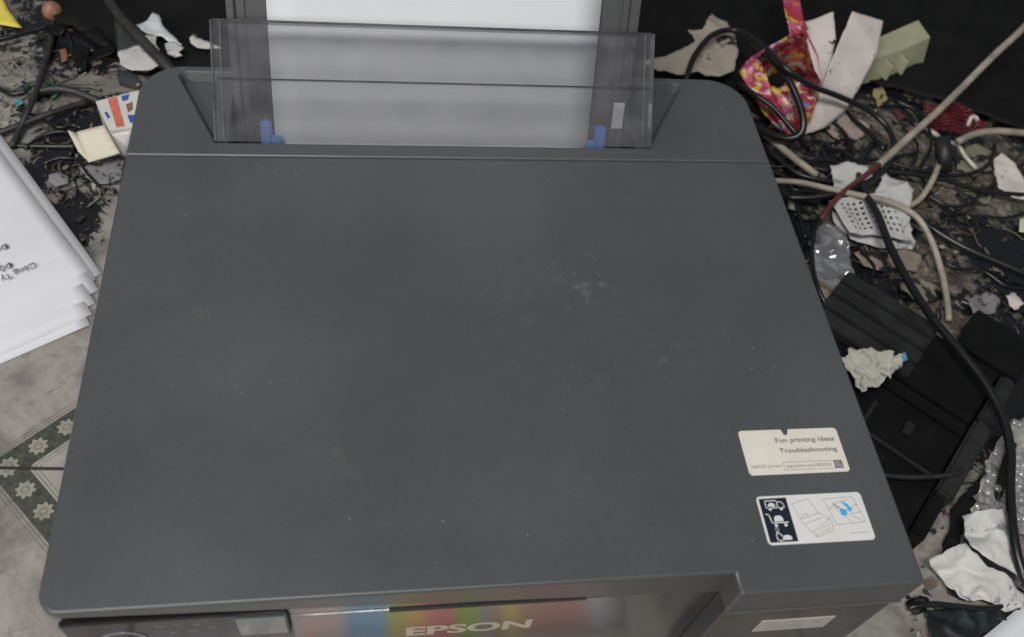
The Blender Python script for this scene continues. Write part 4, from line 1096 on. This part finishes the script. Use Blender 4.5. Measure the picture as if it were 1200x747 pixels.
cable('red_wire', [(1031, 192, 21), (1012, 207, 24), (992, 222, 25), (974, 240, 22), (962, 258, 18)], 2.3, M_redw, 'reddish wire piece at the end of the slanting beige cable')
cable('black_cable', [(962, 258, 18), (954, 274, 16), (951, 300, 16), (956, 330, 14), (966, 354, 10), (980, 372, 6)], 2.0, M_cable, 'thin black cable hugging the printer right edge by the clear bag')
cable('beige_cable', [(1250, 160, 16), (1200, 156, 18), (1165, 154, 20), (1140, 158, 22), (1122, 166, 24)], 3.2, M_beige, 'beige cable running level from the right edge to the black ring')
cable('beige_cable', [(1102, 186, 18), (1096, 204, 16), (1088, 220, 12), (1078, 234, 10), (1066, 242, 8)], 2.6, M_beige, 'short beige cable dropping from the black ring to the tissue')
cable('beige_cable', [(908, 212, 8), (936, 214, 12), (972, 222, 20), (1010, 230, 26), (1046, 238, 26), (1074, 254, 22), (1092, 284, 14), (1104, 320, 8), (1110, 350, 6), (1112, 376, 5)], 2.6, M_beige, 'curved beige cable over the tissue bending down to the tray')
cable('beige_cable', [(896, 158, 6), (914, 172, 8), (936, 190, 10), (958, 206, 8)], 3.2, M_beige, 'short thick beige cable beside the rear right printer edge')
cable('black_cable', [(1022, 170, 8), (1010, 186, 10), (1006, 206, 18), (1014, 228, 25), (1028, 252, 28), (1042, 288, 26), (1062, 326, 28), (1088, 366, 32), (1122, 408, 34), (1152, 446, 34), (1174, 486, 32), (1184, 526, 30), (1184, 570, 28), (1187, 620, 30), (1196, 664, 26), (1212, 700, 20)], 3.3, M_cable, 'long thick black cable running down across the tray to the bottom right')
cable('black_cable', [(1030, 200, 12), (1070, 204, 14), (1110, 212, 12), (1150, 224, 10), (1200, 229, 10), (1240, 230, 8)], 2.3, M_cable, 'black cable running level right of the black ring')
cable('black_cable', [(1060, 242, 6), (1092, 268, 8), (1130, 290, 8), (1166, 306, 8), (1204, 322, 8), (1240, 336, 8)], 2.8, M_cable, 'black cable slanting down to the right edge below the pale scrap')
cable('black_cable', [(1040, 190, 8), (1080, 200, 10), (1116, 206, 10), (1148, 200, 10), (1164, 186, 10), (1166, 170, 8)], 1.8, M_cable, 'thin black cable curling under the black ring')
cable('black_cable', [(900, 178, 6), (940, 206, 8), (990, 214, 10), (1030, 210, 12)], 2.2, M_cable, 'thin black cable under the loop end beside the printer')
cable('black_cable', [(980, 120, 8), (1000, 140, 8), (1020, 158, 10), (1036, 176, 10)], 2.4, M_cable, 'short black cable inside the large cable loop')
cable('black_cable', [(1064, 712, 6), (1092, 708, 8), (1124, 711, 9), (1160, 713, 9), (1196, 706, 8), (1230, 696, 8)], 2.0, M_cable, 'thin black cable passing below the white cloth pieces')
cable('black_cable', [(1168, 600, 6), (1172, 570, 12), (1178, 545, 16), (1186, 520, 20)], 3.2, M_cable, 'stubby black cable end on the bubble wrap')
cable('black_cable', [(896, 196, 6), (918, 208, 8), (930, 226, 8), (936, 250, 6), (944, 280, 4)], 1.8, M_cable, 'thin black wire close along the rear right printer side')

random.seed(77)
wires = [([(1060, 150, 6), (1074, 168, 8), (1070, 190, 8), (1050, 206, 6), (1024, 204, 6)], 'thin black wire curling left of the black ring'),
         ([(986, 176, 5), (1010, 186, 8), (1040, 188, 8), (1076, 180, 6)], 'thin black wire bridging the cable loop to the black ring'),
         ([(1120, 228, 5), (1150, 250, 6), (1176, 256, 6), (1206, 250, 5)], 'thin black wire sagging below the pale scrap'),
         ([(1010, 296, 5), (1024, 312, 6), (1020, 330, 6), (1030, 346, 5)], 'thin black wire bent by the brown card scrap'),
         ([(1096, 300, 4), (1122, 316, 6), (1150, 318, 6), (1176, 336, 5), (1200, 340, 5)], 'thin black wire low in the right-hand clutter'),
         ([(900, 196, 4), (930, 196, 7), (966, 190, 8), (1000, 196, 8)], 'thin black wire beside the rear right printer corner')]
for i, (pl, lab) in enumerate(wires):
    cable('thin_wire', pl, 1.3, M_cable, lab, seed=i + 3, wob=3.0)
wires2 = [([(905, 190, 5), (928, 220, 7), (960, 226, 7), (982, 250, 6), (990, 290, 4)], 'thin black wire running from the printer edge under the perforated tissue'),
         ([(1050, 118, 6), (1078, 134, 8), (1092, 168, 10), (1078, 196, 8), (1090, 226, 6), (1120, 250, 5)], 'thin black wire crossing beneath the slanting beige cable'),
         ([(1206, 188, 6), (1176, 206, 9), (1140, 236, 8), (1112, 240, 7), (1086, 226, 7)], 'thin black wire passing under the pale scrap towards the tissue'),
         ([(960, 132, 10), (990, 156, 9), (1000, 182, 9), (984, 200, 8), (950, 196, 6)], 'thin black wire looping right of the wrapper foot')]
for i, (pl, lab) in enumerate(wires2):
    cable('thin_wire', pl, 1.5, M_cable, lab, seed=i + 23, wob=3.0)
lw = [([(20, 130, 4), (40, 138, 5), (66, 150, 5), (86, 146, 4), (98, 150, 3)], 'thin dark wire wriggling left of the carton flap'),
      ([(30, 176, 3), (52, 160, 4), (74, 154, 5), (90, 164, 4), (84, 182, 3)], 'dark wire hooked between paper pile and carton'),
      ([(48, 192, 3), (70, 184, 4), (92, 188, 4), (104, 204, 3), (124, 224, 3)], 'dark wire trailing below the carton')]
for i, (pl, lab) in enumerate(lw):
    cable('thin_wire', pl, 1.3, M_cable, lab, seed=i + 13, wob=3.0)

# uncountable small litter, dirt crumbs and fibres
random.seed(11)
V, F = [], []
def chip(p, r):
    n = random.choice((5, 6, 7, 8)); i = len(V)
    tz = random.uniform(0, 6.28); tilt = random.uniform(0, 0.5); hh = random.uniform(0.3, 1.0)
    el = random.choice((0.25, 0.4, 0.7, 1.0))
    ca, sa = math.cos(tz), math.sin(tz)
    pts = []
    for k in range(n):
        a = 6.283 * k / n + random.uniform(-.3, .3); rr = r * random.uniform(.45, 1.3)
        x = rr * math.cos(a); y = rr * math.sin(a) * el
        pts.append((p.x + x * ca - y * sa, p.y + x * sa + y * ca, max(0.3, p.z + tilt * x + random.uniform(0, 0.25) * r)))
    V.extend(pts); V.extend([(x, y, zz + hh) for x, y, zz in pts])
    V.append((p.x, p.y, p.z + hh + random.uniform(0.1, 0.4) * r)); c = len(V) - 1
    for k in range(n):
        F.append((i + n + k, i + n + (k + 1) % n, c))
        F.append((i + k, i + (k + 1) % n, i + n + (k + 1) % n, i + n + k))
def scatter(poly_px, count, rmin, rmax):
    xs = [q[0] for q in poly_px]; ys = [q[1] for q in poly_px]
    def inside(x, y):
        c = False
        for (x1, y1), (x2, y2) in zip(poly_px, poly_px[1:] + poly_px[:1]):
            if (y1 > y) != (y2 > y) and x < (x2 - x1) * (y - y1) / (y2 - y1) + x1: c = not c
        return c
    k = 0
    while k < count:
        x = random.uniform(min(xs), max(xs)); y = random.uniform(min(ys), max(ys))
        if not inside(x, y): continue
        k += 1
        p = P(x, y, 0.4)
        if -4 < p.x < 408 and -14 < p.y < 360: continue
        chip(p, random.uniform(rmin, rmax) * (1 if random.random() < .8 else 1.7))
scatter([(890, 150), (1050, 110), (1230, 165), (1230, 390), (1110, 390), (1000, 330), (950, 300)], 210, 0.9, 4.2)
scatter([(1040, 600), (1120, 580), (1240, 470), (1240, 760), (1060, 760)], 110, 1.0, 3.6)
scatter([(-30, 30), (130, 34), (160, 110), (130, 230), (100, 290), (20, 150), (-30, 150)], 170, 1.0, 3.6)
scatter([(850, 60), (980, 100), (1060, 120), (930, 200), (890, 150)], 70, 1.2, 4.0)
for _ in range(90):      # fibres and thread ends
    x, y = random.choice(((random.uniform(0, 130), random.uniform(60, 240)), (random.uniform(920, 1200), random.uniform(120, 380))))
    p = P(x, y, 1.0)
    if -4 < p.x < 408 and -14 < p.y < 360: continue
    a = random.uniform(0, 6.28); pts = []
    for k in range(5):
        pts.append(p.copy()); a += random.uniform(-.8, .8); p = p + Vector((math.cos(a), math.sin(a), 0)) * random.uniform(4, 11); p.z = random.uniform(.8, 3)
    v2, f2 = tube_data(catmull(pts, 4), random.uniform(.35, .8), 5)
    i = len(V); V.extend([tuple(v) for v in v2]); F.extend([tuple(q + i for q in f) for f in f2])
lt = build('floor_litter', V, F, M_litter)
lt['kind'] = 'stuff'; lt['label'] = 'crumbs, chips and threads of litter strewn over the floor'; lt['category'] = 'litter'
